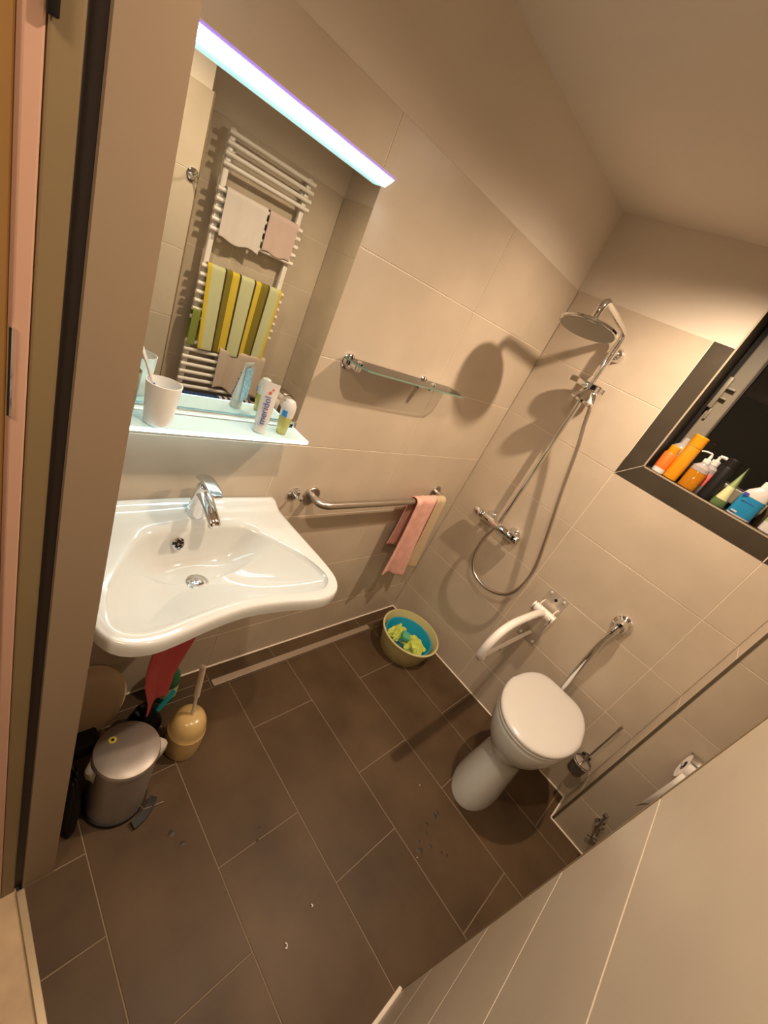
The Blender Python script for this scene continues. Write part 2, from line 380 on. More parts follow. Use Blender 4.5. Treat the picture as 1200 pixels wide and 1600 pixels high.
# ---------------------------------------------------------------- door frame and door leaf in the hall
df = thing('door_frame', (-1.94, -.43, 0), 'khaki painted door frame upright beside the beige jamb', 'door frame')
g = G(); g.box(-1.957, -1.931, -.452, -.25, -.004, 2.2, .003); g.build('upright', 'khaki', df, smooth=False)
g = G(); g.box(-1.931, XD-.0005, -.445, -.25, -.004, 2.2); g.build('seal', 'rubber', df, smooth=False, label='dark rubber seal strip')
dl = thing('door_leaf', (-1.97, -.44, 0), 'pinkish door leaf edge standing left of the khaki door frame', 'door')
g = G(); g.box(-1.9725, -1.9575, -.4535, -.26, .01, 2.1, .002); g.build('leaf', 'pinkpaint', dl, smooth=False)
g = G(); g.box(-1.9585, -1.9505, -.462, -.4538, 1.715, 1.80, .001); g.build('hinge', 'black', dl)
g = G(); g.tube([(-1.9728, -.456, 1.36), (-1.9728, -.456, 1.46)], .0028, 8); g.build('latch', 'chrome', dl)
g = G(); g.box(-1.990, -1.9727, -.43, -.25, .0, 2.2, .002); g.build('architrave', 'ochre', smooth=False, label='ochre strip of wall trim at the far left beyond the door leaf', cat='trim')
# ---------------------------------------------------------------- ceiling lamps
def ceil_lamp(x, y, e, label):
    t = thing('ceiling_lamp', (x, y, H), label, 'lamp', None)
    g = G(); g.lathe([(.046, 0), (.046, -.005), (.032, -.006), (.030, -.001), (.026, -.0005)], (x, y, H), seg=32, cap1=False); g.build('bezel', 'steel', t)
    g = G(); g.lathe([(.026, -.0005), (.026, -.003), (.001, -.004)], (x, y, H), seg=24); g.build('bulb', 'bulb', t)
    l = bpy.data.lights.new('lamp_light', 'SPOT'); l.energy = e; l.color = LAMPC; l.shadow_soft_size = .022
    l.spot_size = math.radians(161); l.spot_blend = 1.0
    o = bpy.data.objects.new('lamp_light', l); COL.objects.link(o); o.parent = t; o.location = (0, 0, -.032)
LAMPC = (1, .765, .55)
ceil_lamp(-.46, -.755, 84, 'small round recessed ceiling lamp above the toilet end of the room')
ceil_lamp(-1.44, -.82, 46, 'small round recessed ceiling lamp above the washbasin end of the room')
l = bpy.data.lights.new('hall_light', 'AREA'); l.energy = 14; l.color = (1, .74, .50); l.size = .4
o = bpy.data.objects.new('hall_light', l); COL.objects.link(o); o.location = (-2.75, -1.1, 2.35); o.rotation_euler = (0, -.45, 0)
# ---------------------------------------------------------------- mirror cabinet light, mirror, lit shelf
MX0, MX1, MZ0, MZ1 = -1.838, -1.236, 1.190, 1.858
t = thing('wall_mirror', (-1.537, 0, MZ0), 'tall frameless wall mirror above the washbasin', 'mirror')
g = G(); g.box(MX0, MX1, -.008, -.0012, MZ0+.004, MZ1-.004, .001, 1); g.build('mirror_glass', 'mirror', t, smooth=False)
t = thing('mirror_lamp', (-1.54, 0, 1.85), 'glowing cool white light bar projecting over the mirror', 'lamp')
def bar(g, pts, x0=MX0, x1=-1.243): g.loft([[(x0, y, z) for y, z in pts], [(x1, y, z) for y, z in pts]]); return g
bar(G(), [(-.056, 1.8655), (-.030, 1.8465), (-.029, 1.8475), (-.054, 1.8665)]).build('light_panel', 'lit', t, smooth=False)
bar(G(), [(-.030, 1.8462), (-.0095, 1.8462), (-.0095, 1.8655), (-.052, 1.8655), (-.029, 1.8475)]).build('panel_underside', 'lampdim', t, smooth=False)  # coloured dim cyan so the mirror shows a cyan band
bar(G(), [(-.0575, 1.8650), (-.056, 1.8640), (-.054, 1.8670), (-.0575, 1.8685)]).build('panel_edge', 'lilac', t, smooth=False)
bar(G(), [(-.0575, 1.8672), (-.0010, 1.8672), (-.0010, 1.8695), (-.0575, 1.8695)]).build('lamp_top', 'wmetal', t, smooth=False)
t = thing('lit_shelf', (-1.55, 0, 1.18), 'edge-lit glass shelf under the mirror holding cups and toothpaste', 'shelf')
g = G(); g.box(MX0, -1.262, -.118, -.034, 1.180, 1.188); g.build('shelf_glass', 'litglass', t, smooth=False)
g = G(); g.box(MX0, -1.262, -.034, -.010, 1.180, 1.188); g.build('shelf_back', 'glass', t, smooth=False)
g = G(); g.box(MX0, -1.261, -.1205, -.1185, 1.1795, 1.1885); g.box(-1.2615, -1.2595, -.120, -.010, 1.1795, 1.1885); g.build('lit_edge', 'litedge', t, smooth=False)
g = G(); g.box(MX0, -1.262, -.030, -.014, 1.176, 1.1790); g.build('light_strip', 'striplit', t, smooth=False)
g = G(); g.box(-1.262, -1.25, -.03, -.001, 1.186, 1.206, .002); g.build('clip', 'chrome', t)
SZ = 1.1882
def cup(name, x, y, r0, r1, h, m, label):
    g = G(); g.lathe([(r0*.9, 0), (r0, .003), (r1, h), (r1-.0022, h+.0004), (r0-.003, .006), (r0*.5, .005)], (x, y, SZ), seg=36)
    return g.build(name, m, label=label, cat='cup', loc=(x, y, SZ))
cup('toothbrush_cup', -1.671, -.090, .029, .037, .098, 'frost', 'white frosted tumbler on the lit shelf holding a toothbrush')
cup('tumbler', -1.738, -.044, .029, .035, .100, 'olivecup', 'olive green translucent tumbler at the left end of the lit shelf')
t = thing('toothbrush', (-1.68, -.09, SZ+.008), 'white and purple toothbrush leaning in the white tumbler', 'toothbrush')
p0, p1 = Vector((-1.662, -.105, SZ+.012)), Vector((-1.706, -.060, SZ+.132))
g = G(); g.tube([p0, p0.lerp(p1, .35), p0.lerp(p1, .65), p1], lambda q: .0050-.0022*q, 8, 3); g.build('handle', 'wplastic', t)
for q in (.36, .44, .52, .60):
    g = G(); a = p0.lerp(p1, q); b = p0.lerp(p1, q+.035); g.tube([a, b], .0056-.0022*q, 8); g.build('grip_stripe', 'violet', t, label='purple grip stripe')
hd = p1+(p1-p0).normalized()*.012
g = G(); rm = (p1-p0).to_track_quat('Z', 'Y').to_matrix(); g.obox(hd, .011, .005, .028, rm, .002); g.build('head', 'wplastic', t)
g = G(); g.obox(hd+rm @ Vector((0, -.007, 0)), .009, .010, .024, rm, .002); g.build('bristles', 'wplastic', t)
# toothpaste tube, standing on its cap, leaning to the right
def text_mesh(name, body, size, mtx, mname, parent, ext=.0004, label=None):
    cu = bpy.data.curves.new(name, 'FONT'); cu.body = body; cu.size = size; cu.extrude = ext; cu.align_x = 'CENTER'; cu.align_y = 'CENTER'
    o = bpy.data.objects.new(name, cu); COL.objects.link(o)
    me = bpy.data.meshes.new_from_object(o.evaluated_get(bpy.context.evaluated_depsgraph_get())); bpy.data.objects.remove(o)
    me.materials.clear(); me.materials.append(M[mname])
    m2 = Matrix.Translation(-offs(parent)) @ mtx; me.transform(m2)
    ob = bpy.data.objects.new(name, me); COL.objects.link(ob); ob.parent = parent; return ob
def frame(origin, xdir, ydir):
    x = Vector(xdir).normalized(); y = Vector(ydir); y = (y-x*y.dot(x)).normalized(); z = x.cross(y)
    m = Matrix((x, y, z)).transposed().to_4x4(); m.translation = Vector(origin); return m
MROT = .125
t = thing('toothpaste_tube', (-1.407, -.085, SZ), 'white toothpaste tube with violet lettering standing on its cap', 'toothpaste')
fm = frame((-1.407, -.085, SZ+.004), (math.cos(.10), -.50, 0), (.13, .02, 1))
TM = fm.to_3x3(); TO = Vector((-1.407, -.083, SZ+.001))
def P3(x, y, z): return TO+TM @ Vector((x, y, z))
g = G(); g.loft([[P3(.0165*math.cos(a), h, .0165*math.sin(a)) for a in [2*PI*k/20 for k in range(20)]] for h in (0, .001, .022)]); g.build('cap', 'wplastic', t)
g = G(); g.loft([[P3(wd*math.cos(a), h, dp*math.sin(a)) for a in [2*PI*k/24 for k in range(24)]] for h, wd, dp in ((.022, .015, .015), (.028, .0185, .0165), (.06, .0195, .013), (.10, .0205, .007), (.125, .021, .0018), (.138, .021, .0012))])
g.build('tube_body', 'wplastic', t)
text_mesh('lettering', 'meridol', .0245, Matrix.Translation(P3(-.002, .0655, .0156)) @ (fm.to_3x3() @ Matrix.Rotation(PI/2, 3, 'Z')).to_4x4() @ Matrix.Rotation(MROT, 4, 'Y'), 'navyprint', t)
g = G(); g.lathe([(.0045, 0), (.0045, .0008)], P3(0, .112, .0060), seg=16, mtx=TM @ Matrix.Rotation(.05, 3, 'X')); g.lathe([(.003, 0), (.003, .0008)], P3(.006, .122, .0042), seg=16, mtx=TM)
g.build('drop_emblem', 'coral', t, label='small red drop emblem')
g = G(); g.obox(P3(0, .078, -.0128), .033, .095, .0006, TM @ Matrix.Rotation(.13, 3, 'X'), 0); g.build('back_label', 'paleprint', t, smooth=False, label='pale blue printed back panel')
t = thing('roll_on_deodorant', (-1.333, -.078, SZ), 'roll-on deodorant with white dome cap and yellow gel', 'deodorant')
c = (-1.333, -.078, SZ)
g = G(); g.lathe([(.010, 0), (.014, .002), (.016, .02), (.019, .05), (.0185, .055)], c, seg=24); g.build('bottle', 'yellowgel', t)
g = G(); g.lathe([(.0195, .055), (.0205, .075), (.019, .090), (.013, .101), (.004, .105)], c, seg=24); g.build('cap', 'wplastic', t, label='white dome cap')
g = G(); g.obox((c[0]-.0165, c[1]-.012, SZ+.066), .002, .014, .018, Matrix.Rotation(.6, 3, 'Z')); g.build('label_mark', 'blueprint', t, smooth=False, label='small blue mark')
# ---------------------------------------------------------------- washbasin
BX = -1.522
half = [(0, -.436), (.09, -.445), (.17, -.461), (.228, -.466), (.278, -.448), (.306, -.405), (.314, -.340), (.315, -.25), (.312, -.14), (.309, -.05), (.306, -.0015)]
outer = [Vector((BX+x, y, 0)) for x, y in reversed(half)]+[Vector((BX-x, y, 0)) for x, y in half[1:]]
outer = crom(outer, 6)
nb = 14; back = [Vector((outer[-1].x+(outer[0].x-outer[-1].x)*k/nb, -.0015, 0)) for k in range(1, nb)]
outer = outer+back
ihalf = [(0, -.400), (.10, -.410), (.19, -.426), (.238, -.426), (.270, -.402), (.276, -.362), (.256, -.295), (.210, -.215), (.168, -.155), (.128, -.124), (.06, -.112), (0, -.109)]
inner = [Vector((BX+x, y, 0)) for x, y in ihalf]+[Vector((BX-x, y, 0)) for x, y in reversed(ihalf[1:-1])]
inner = crom_closed(inner, 6)
DC = Vector((BX-.012, -.212, 0))
def rayhit(poly, a):
    d = Vector((math.cos(a), math.sin(a), 0)); best = None
    for i in range(len(poly)):
        p, q = poly[i]-DC, poly[(i+1) % len(poly)]-DC; e = q-p
        den = d.x*e.y-d.y*e.x
        if abs(den) < 1e-12: continue
        tt = (p.x*e.y-p.y*e.x)/den; uu = (p.x*d.y-p.y*d.x)/den
        if tt > 0 and -1e-6 <= uu <= 1+1e-6 and (best is None or tt > best): best = tt
    return best
NA = 128
A = [2*PI*k/NA for k in range(NA)]
# put extra rays through the two back corners so that they stay sharp
for cx in (outer[0], outer[len(outer)-nb]):
    a = math.atan2(cx.y-DC.y, cx.x-DC.x) % (2*PI); k = min(range(NA), key=lambda i: abs(A[i]-a)); A[k] = a
ri = [rayhit(inner, a) for a in A]; ro = [rayhit(outer, a) for a in A]
def pt(a, r, z): return Vector((DC.x+math.cos(a)*r, min(DC.y+math.sin(a)*r, -.0015), z))
def rimz(a):      # the back deck stands a little higher
    return .884
rings = []
def bz(a, s):     # bowl height; s = 1 at the inner edge, 0 at the drain
    k = max(0, math.sin(a)); e = 2.0+5.0*k
    return .755+.107*(s**e)
for s in (.09, .16, .26, .38, .5, .62, .72, .81, .88, .93, .965, .985, 1.0):
    rings.append([pt(a, .026+(r-.026)*s if s > .09 else .026, bz(a, s)) for a, r in zip(A, ri)])
rings.append([pt(a, r+.003, .8665) for a, r in zip(A, ri)])
rings.append([pt(a, r+.007, .8700) for a, r in zip(A, ri)])
def mid(f, z): rings.append([pt(a, r+(q-r)*f if (q-r) > .0 else r, z(a, q, r, f)) for a, r, q in zip(A, ri, ro)])
def dz(a, q, r, f):
    bk = max(0, math.sin(a))**1.5
    y = DC.y+math.sin(a)*(r+(q-r)*f)
    lip = .020*max(0, min(1, (y+.055)/.035)) if y > -.055 else 0
    return .871+.010*bk*min(1, (q-r)/.06)+lip+.004*math.sin(PI*f)
for f in (.12, .25, .4, .52, .64, .75): mid(f, dz)
for f, dzz in ((.85, .001), (.92, -.0005), (.965, -.004), (.99, -.009), (1.0, -.016)): mid(f, lambda a, q, r, f2, d=dzz: dz(a, q, r, f2)+d)
mid(1.0, lambda a, q, r, f2: .849)
mid(.99, lambda a, q, r, f2: .840)
def und(k, z): rings.append([Vector((BX+(pt(a, q, 0).x-BX)*k, min(-.0015, -.0015+(pt(a, q, 0).y+.0015)*k), z)) for a, q in zip(A, ro)])
for k, z in ((.965, .834), (.90, .828), (.80, .812), (.66, .780), (.50, .752), (.34, .736), (.20, .732)): und(k, z)
t = thing('washbasin', (BX, 0, .73), 'white ceramic washbasin with concave front edge hung under the mirror', 'washbasin')
g = G(); g.loft(rings, cap0=True, cap1=True); g.build('basin', 'ceramic', t, auto=60)
t.location.z += .017
# drain and overflow (heights below are measured before the basin is lifted)
t.location.z -= .017
zc = .755
g = G(); g.lathe([(.031, 0), (.030, .0025), (.024, .003), (.021, -.001)], (DC.x, DC.y, zc), seg=32); dr = g.build('drain_ring', 'chrome', t)
g = G(); g.lathe([(.018, .001), (.0185, .006), (.014, .0085), (.001, .0095)], (DC.x, DC.y, zc), seg=32); g.build('drain_plug', 'chrome', dr)
oy = -.1235; oz = .826; orm = Matrix.Rotation(1.12, 3, 'X')
g = G(); g.lathe([(.0175, -.002), (.0175, .0015), (.014, .003), (.013, .001)], (BX-.045, oy, oz), seg=28, mtx=orm); ofr = g.build('overflow_ring', 'chrome', t)
for k in range(5):
    a = 2*PI*k/5+.3; g = G(); g.lathe([(.0042, .001), (.0042, .0034)], Vector((BX-.045, oy, oz))+orm @ Vector((.0080*math.cos(a), .0080*math.sin(a), 0)), seg=10, mtx=orm); g.build('overflow_hole', 'black', ofr)
g = G(); g.tube([(BX, -.21, .735), (BX, -.21, .64), (BX, -.205, .60), (BX, -.15, .59), (BX, -.004, .60)], .017, 14, 4); g.build('waste_pipe', 'wplastic', t)
t.location.z += .017
# tap
fx, fy, fz = BX+.012, -.064, .898
t = thing('basin_tap', (fx, fy, fz), 'chrome single-lever mixer tap on the back deck of the washbasin', 'tap')
g = G(); rr = []
for h, r, yo in ((0, .0265, 0), (.004, .0265, 0), (.03, .0245, -.001), (.06, .0225, -.004), (.09, .0215, -.008), (.104, .019, -.010), (.108, .012, -.010)):
    rr.append([(fx+r*math.cos(a), fy+yo+r*1.05*math.sin(a), fz+h) for a in [2*PI*k/28 for k in range(28)]])
g.loft(rr); g.build('tap_body', 'chrome', t)
g = G(); rr = []
for yy, zz, wx, hz in ((.004, .082, .021, .020), (-.03, .078, .0205, .017), (-.065, .066, .019, .0145), (-.10, .052, .018, .011), (-.112, .046, .0165, .009), (-.117, .043, .012, .006)):
    rr.append([(fx+wx*math.cos(a), fy+yy-.25*hz*math.sin(a), fz+zz+hz*math.sin(a)) for a in [2*PI*k/24 for k in range(24)]])
g.loft(rr); sp = g.build('spout', 'chrome', t)
g = G(); g.lathe([(.0115, 0), (.0115, -.010), (.010, -.012)], (fx, fy-.100, fz+.043), seg=20); g.build('aerator', 'steel', sp)
g = G(); rr = []
for yy, zz, wx, hz in ((.022, .113, .012, .004), (.012, .121, .019, .008), (-.01, .126, .0205, .008), (-.04, .127, .0195, .0062), (-.07, .124, .017, .0048), (-.088, .121, .014, .0038), (-.092, .120, .010, .002)):
    rr.append([(fx+wx*math.copysign(abs(math.cos(a))**.6, math.cos(a)), fy+yy, fz+zz+hz*math.copysign(abs(math.sin(a))**.6, math.sin(a))) for a in [2*PI*k/24 for k in range(24)]])
g.loft(rr); g.build('lever', 'chrome', t)
# ---------------------------------------------------------------- wall hooks
def robe_hook(c, ax, label):
    t = thing('robe_hook', c, label, 'hook')
    c = Vector(c); d = {'-y': Vector((0, -1, 0)), '+y': Vector((0, 1, 0)), '-x': Vector((-1, 0, 0))}[ax]
    q = d.to_track_quat('Z', 'Y').to_matrix()
    g = G(); g.lathe([(.026, 0), (.026, .004), (.021, .008), (.010, .011)], c, seg=28, mtx=q); g.build('rosette', 'chrome', t)
    g = G(); g.tube([c+d*.005, c+d*.032, c+d*.044+Vector((0, 0, .010))], .0055, 12, 3); g.lathe([(.004, 0), (.0085, .003), (.0085, .009), (.004, .012)], c+d*.040+Vector((0, 0, .008)), seg=16, mtx=q); g.build('peg', 'chrome', t)
robe_hook((-1.135, -.0005, .917), '-y', 'chrome robe hook on the tiles between washbasin and grab bar')
robe_hook((-1.195, YN+.0005, 1.700), '+y', 'chrome robe hook on the near wall, seen in the mirror')
# ---------------------------------------------------------------- grab bar with towels
t = thing('grab_bar', (-.65, 0, .905), 'brushed steel grab bar on the tiled wall right of the washbasin', 'grab bar')
gz = .908
g = G(); g.tube([(-1.052, -.004, gz), (-1.052, -.035, gz), (-1.046, -.058, gz), (-1.025, -.070, gz), (-.98, -.073, gz), (-.65, -.073, gz), (-.32, -.073, gz), (-.275, -.070, gz), (-.254, -.058, gz), (-.248, -.035, gz), (-.248, -.004, gz)], .0155, 18, 5); g.build('bar', 'steel', t)
for x in (-1.052, -.248):
    g = G(); g.lathe([(.037, 0), (.037, .005), (.034, .008), (.017, .009)], (x, -.0005, gz), axis='-y', seg=32); g.build('flange', 'steel', t)
def towel(name, m, x0, x1, yb, zb, rb, lf, lb, label, group=None, amp=.006, nf=5, flare=0., slant=0., stripes=None, th=.004, nx=44, skew=0., gather=1., hemj=0., sgn=-1, ph=0.):
    """cloth folded over a bar running along x: front fall lf, back fall lb; sgn=-1 front faces -y"""
    prof = []
    n1 = 16
    for i in range(n1+1): prof.append((rb, -lf+lf*i/n1, 1-i/n1))
    for k in range(1, 8): a = PI*k/8; prof.append((rb*math.cos(a), rb*math.sin(a), 0))
    for i in range(n1+1): prof.append((-rb, -lb*i/n1, i/n1*.8))
    g = G(); vs = []
    for j, (py, pz, s) in enumerate(prof):
        for i in range(nx+1):
            u = i/nx; cx = (x0+x1)/2
            x = cx+(x0+(x1-x0)*u-cx)*(1+flare*s*s if flare >= 0 else 1+flare*s)
            wv = math.sin(2*PI*nf*u+ph+.6*math.sin(3*u+s))*amp*(.45+.75*s)+math.sin(2*PI*nf*2.3*u+1.3+ph)*amp*.3*(.3+s)
            x += slant*s+.35*amp*math.cos(2*PI*nf*u+s)*s
            hem = hemj*math.sin(9*u+ph)*s
            vs.append((x, yb+sgn*(py+(wv if py > 0 else -abs(wv)*.3)), zb+pz+hem+skew*(u-.5)*s))
    fs = []; mi = []
    for j in range(len(prof)-1):
        for i in range(nx):
            fs.append((j*(nx+1)+i, j*(nx+1)+i+1, (j+1)*(nx+1)+i+1, (j+1)*(nx+1)+i))
            if stripes:
                u = (i+.5)/nx; mi.append([q for q in stripes if u <= q[0]][0][1])
            else: mi.append(0)
    g.v = vs; g.f = fs; g.mi = mi
    return g.build(name, m, label=label, cat='towel', group=group, loc=((x0+x1)/2, yb, zb), solid=th, sub=1)
towel('hand_towel', 'pink', -.505, -.335, -.073, gz, .022, .455, .30, 'pink patterned towel hanging in folds over the grab bar', amp=.015, nf=1.7, flare=.42, slant=.035, th=.006, hemj=.008, skew=-.05)
towel('hand_towel', 'sand', -.345, -.268, -.073, gz, .021, .44, .38, 'sand coloured towel hanging behind the pink one on the grab bar', amp=.008, nf=1.5, flare=.5, slant=.05, th=.005, nx=20)
# ---------------------------------------------------------------- glass shelf
t = thing('glass_shelf', (-.86, 0, 1.43), 'clear glass shelf on two chrome brackets between mirror and shower', 'shelf')
poly = crom([(-1.145, -.006), (-1.150, -.030), (-1.12, -.085), (-1.02, -.118), (-.86, -.128), (-.70, -.118), (-.60, -.085), (-.570, -.030), (-.575, -.006)], 5) if False else None
oc = crom([Vector((-1.150, -.012, 0)), Vector((-1.150, -.07, 0)), Vector((-1.135, -.098, 0)), Vector((-1.10, -.110, 0)), Vector((-.86, -.112, 0)), Vector((-.63, -.110, 0)), Vector((-.592, -.098, 0)), Vector((-.578, -.07, 0)), Vector((-.578, -.012, 0))], 5)
g = G(); g.loft([[(p.x, p.y, z) for p in oc] for z in (1.428, 1.434)]); gp = g.build('glass_plate', 'glass', t, auto=30)
g = G(); g.loft([[(p.x, p.y, 1.4282) for p in oc], [(p.x*1.0004, p.y-.0006, 1.4282) for p in oc], [(p.x*1.0004, p.y-.0006, 1.4338) for p in oc], [(p.x, p.y, 1.4338) for p in oc]], cap0=False, cap1=False, closed=False); g.build('polished_edge', 'glassedge', gp, auto=30)
for x in (-1.125, -.745):
    g = G(); g.lathe([(.026, 0), (.026, .006), (.022, .010), (.015, .012)], (x, -.0005, 1.418), axis='-y', seg=28); g.build('flange', 'chrome', t)
    g = G(); g.box(x-.008, x+.008, -.058, -.008, 1.408, 1.427, .003); g.box(x-.008, x+.008, -.064, -.050, 1.408, 1.440, .002); g.build('bracket', 'chrome', t)
# ---------------------------------------------------------------- shower set
t = thing('shower_set', (-.06, -.31, .9), 'chrome shower column with round overhead head, mixer and looping hose', 'shower')
RX, RY = -.060, -.312
g = G(); g.tube([(RX, RY, .915), (RX, RY, 1.845)], .0108, 16); g.build('riser_rail', 'chrome', t)
g = G(); g.tube([(RX, RY, 1.79), (RX, RY, 1.875), (RX-.006, RY, 1.897), (RX-.028, RY, 1.908), (RX-.17, RY, 1.920), (RX-.300, RY, 1.930), (RX-.330, RY, 1.926), (RX-.347, RY, 1.905), (RX-.350, RY, 1.862)], .0132, 16, 5); g.build('shower_arm', 'chrome', t)
g = G(); g.lathe([(.031, 0), (.031, .006), (.028, .018), (.018, .030), (.012, .034), (.012, .058)], (-.0005, RY-.002, 1.825), axis='-x', seg=28); g.build('wall_bracket', 'chrome', t)
g = G(); g.lathe([(.0155, -.04), (.0155, .04)], (RX, RY, 1.815), seg=20); g.build('rail_sleeve', 'chrome', t)
hx, hy, hz = RX-.350, RY, 1.830
hdm = Vector((.15, .13, 1)).to_track_quat('Z', 'Y').to_matrix()
g = G(); g.lathe([(.104, -.004), (.107, -.002), (.107, .006), (.103, .009), (.05, .011), (.02, .014), (.016, .034), (.010, .036)], (hx, hy, hz), seg=56, mtx=hdm); hd = g.build('shower_head', 'chrome', t)
g = G(); g.lathe([(.100, -.0045), (.100, -.0060), (.001, -.0062)], (hx, hy, hz), seg=48, mtx=hdm); g.build('spray_face', 'darkchrome', hd, label='grey spray face of the overhead head')
# slider with dish-shaped holder, hand shower
g = G(); g.lathe([(.070, -.013), (.080, -.013), (.084, -.010), (.084, .010), (.080, .013), (.014, .013)], (RX-.020, RY+.006, 1.672), seg=44, sx=.52); g.build('slider_dish', 'chrome', t)
g = G(); g.lathe([(.018, -.022), (.018, .022)], (RX, RY, 1.66), seg=20); g.tube([(RX, RY, 1.655), (RX-.055, RY, 1.640)], .011, 12); g.build('slider', 'chrome', t)
hm = Matrix.Rotation(.06, 3, 'X')
hc = (RX-.058, RY-.026, 1.602)
g = G(); g.lathe([(.050, 0), (.054, .003), (.054, .011), (.048, .015), (.036, .030), (.022, .046), (.015, .056)], hc, seg=40, mtx=hm); hs = g.build('hand_shower', 'chrome', t)
g = G(); g.lathe([(.049, -.0005), (.049, -.0020)], hc, seg=36, mtx=hm); g.build('spray_face', 'darkchrome', hs)
g = G(); g.tube([(hc[0], hc[1], 1.645), (hc[0]+.004, hc[1]-.022, 1.650), (RX-.052, RY-.062, 1.63), (RX-.050, RY-.072, 1.585)], lambda q: .014-.005*q, 14, 4); g.build('hand_grip', 'chrome', hs)
hose = [(-.110, -.384, 1.590), (-.102, -.402, 1.52), (-.095, -.430, 1.434), (-.085, -.480, 1.245), (-.080, -.548, 1.02), (-.078, -.590, .857), (-.078, -.588, .735), (-.078, -.548, .650), (-.078, -.455, .606), (-.076, -.355, .622), (-.072, -.300, .70), (-.066, -.290, .80), (-.062, -.305, .885)]
g = G(); g.tube(hose, .0082, 12, 9); g.build('hose', 'steel', t)
mz = .905
g = G(); g.lathe([(.021, -.138), (.0240, -.133), (.0240, -.082), (.0215, -.080), (.0228, -.076), (.0228, .080), (.0215, .082), (.0240, .086), (.0240, .140), (.021, .145)], (RX, RY+.008, mz), axis='z', seg=28, mtx=Matrix.Rotation(-PI/2, 3, 'X')); g.build('mixer_valve', 'chrome', t)
for yy in (RY+.075, RY-.075):
    g = G(); g.lathe([(.033, 0), (.033, .004), (.026, .016), (.013, .020), (.013, .045)], (-.0005, yy, mz), axis='-x', seg=28); g.build('escutcheon', 'chrome', t)
g = G(); g.box(RX-.026, RX-.018, RY-.112, RY-.100, mz-.004, mz+.018, .002); g.build('temperature_stop', 'black', t)
# ---------------------------------------------------------------- folding support rail
t = thing('support_rail', (0, -.74, .65), 'white fold-down support rail on a wall plate left of the toilet', 'grab rail')
g = G()
g.box(-.006, -.0005, -.792, -.690, .500, .812, .004)
g.build('wall_plate', 'wallplate', t)
for yy, zz in ((-.705, .795), (-.777, .795), (-.705, .520), (-.777, .520)):
    g = G(); g.lathe([(.007, 0), (.007, .003), (.003, .004)], (-.006, yy, zz), axis='-x', seg=14); g.build('screw', 'wplastic', t)
g = G(); g.lathe([(.008, 0), (.008, .0015)], (-.006, -.742, .775), axis='-x', seg=14); g.build('bolt_head', 'black', t)
for yy in (-.706, -.782):
    g = G(); g.box(-.060, -.006, yy, yy+.006, .66, .745, .002); g.build('hinge_bracket', 'wmetal', t)
g = G(); g.lathe([(.019, -.060), (.023, -.058), (.023, .058), (.019, .060)], (-.066, -.741, .710), seg=24, mtx=Matrix.Rotation(PI/2, 3, 'X')); g.build('hinge_barrel', 'wmetal', t)
for s in (-1, 1):
    g = G(); g.lathe([(.0235, s*.046), (.0255, s*.047), (.0255, s*.051), (.0235, s*.052)], (-.066, -.741, .710), seg=24, mtx=Matrix.Rotation(PI/2, 3, 'X')); g.build('hinge_ring', 'steel', t)
g = G(); g.tube([(-.075, -.741, .712), (-.20, -.741, .745), (-.40, -.741, .775), (-.50, -.741, .782), (-.575, -.741, .765), (-.615, -.741, .715), (-.618, -.741, .665), (-.600, -.741, .640), (-.585, -.741, .632)], .0165, 18, 6); g.build('arm', 'wmetal', t)
g = G(); g.tube([(-.595, -.741, .634), (-.40, -.741, .61), (-.045, -.741, .560), (-.008, -.741, .555)], .009, 12, 3); g.build('lower_stay', 'wmetal', t)
g = G(); g.lathe([(.005, 0), (.005, .0015)], (-.42, -.7505, .612), axis='-y', seg=12); g.build('bolt_head', 'black', t)
# ---------------------------------------------------------------- toilet
TC = -1.022
def se(a, p): return math.copysign(abs(a)**p, a)
def tring(x0, x1, hw, z, n=64, pb=.62, pf=1., y=TC, taper=.8):
    """closed ring: flat-ish back at x1 (the wall side), rounded front at x0"""
    out = []; xm = x0+(x1-x0)*.55
    for k in range(n):
        a = 2*PI*k/n; ca, sa = math.cos(a), math.sin(a)
        if ca >= 0: x = xm+(x1-xm)*se(ca, pb); yy = hw*se(sa, pb)*(1-(1-taper)*max(0, (x-xm)/(x1-xm))**1.5)
        else: x = xm+(xm-x0)*ca; yy = hw*se(sa, .92)
        out.append((x, y+yy, z))
    return out
t = thing('toilet', (-.3, TC, 0), 'white floor-standing toilet with closed lid on a flared pedestal', 'toilet')
g = G()
# pedestal, neck and bowl as one ceramic body
g.loft([tring(-.560, -.190, .105, .0), tring(-.560, -.190, .105, .012), tring(-.548, -.185, .099, .06), tring(-.522, -.175, .092, .13), tring(-.490, -.165, .087, .20), tring(-.478, -.150, .088, .245), tring(-.488, -.130, .100, .275), tring(-.510, -.110, .128, .305), tring(-.535, -.095, .152, .345), tring(-.548, -.088, .167, .39), tring(-.552, -.085, .172, .425), tring(-.552, -.085, .172, .438), tring(-.548, -.087, .169, .444)])
g.build('bowl', 'ceramic', t, auto=60)
g = G(); g.loft([tring(-.552, -.100, .170, .446, pb=.42, taper=.70), tring(-.556, -.098, .173, .450, pb=.42, taper=.70), tring(-.556, -.098, .173, .458, pb=.42, taper=.70), tring(-.553, -.10, .170, .461, pb=.42, taper=.70)]); g.build('seat', 'wplastic', t, auto=50)
g = G(); g.loft([tring(-.552, -.075, .174, .463, pb=.42, taper=.70), tring(-.557, -.071, .178, .466, pb=.42, taper=.70), tring(-.558, -.070, .179, .473, pb=.42, taper=.70), tring(-.553, -.074, .175, .480, pb=.42, taper=.70), tring(-.535, -.085, .162, .484, pb=.42, taper=.70), tring(-.48, -.12, .13, .4865, pb=.42, taper=.70)]); g.build('lid', 'wplastic', t, auto=50)
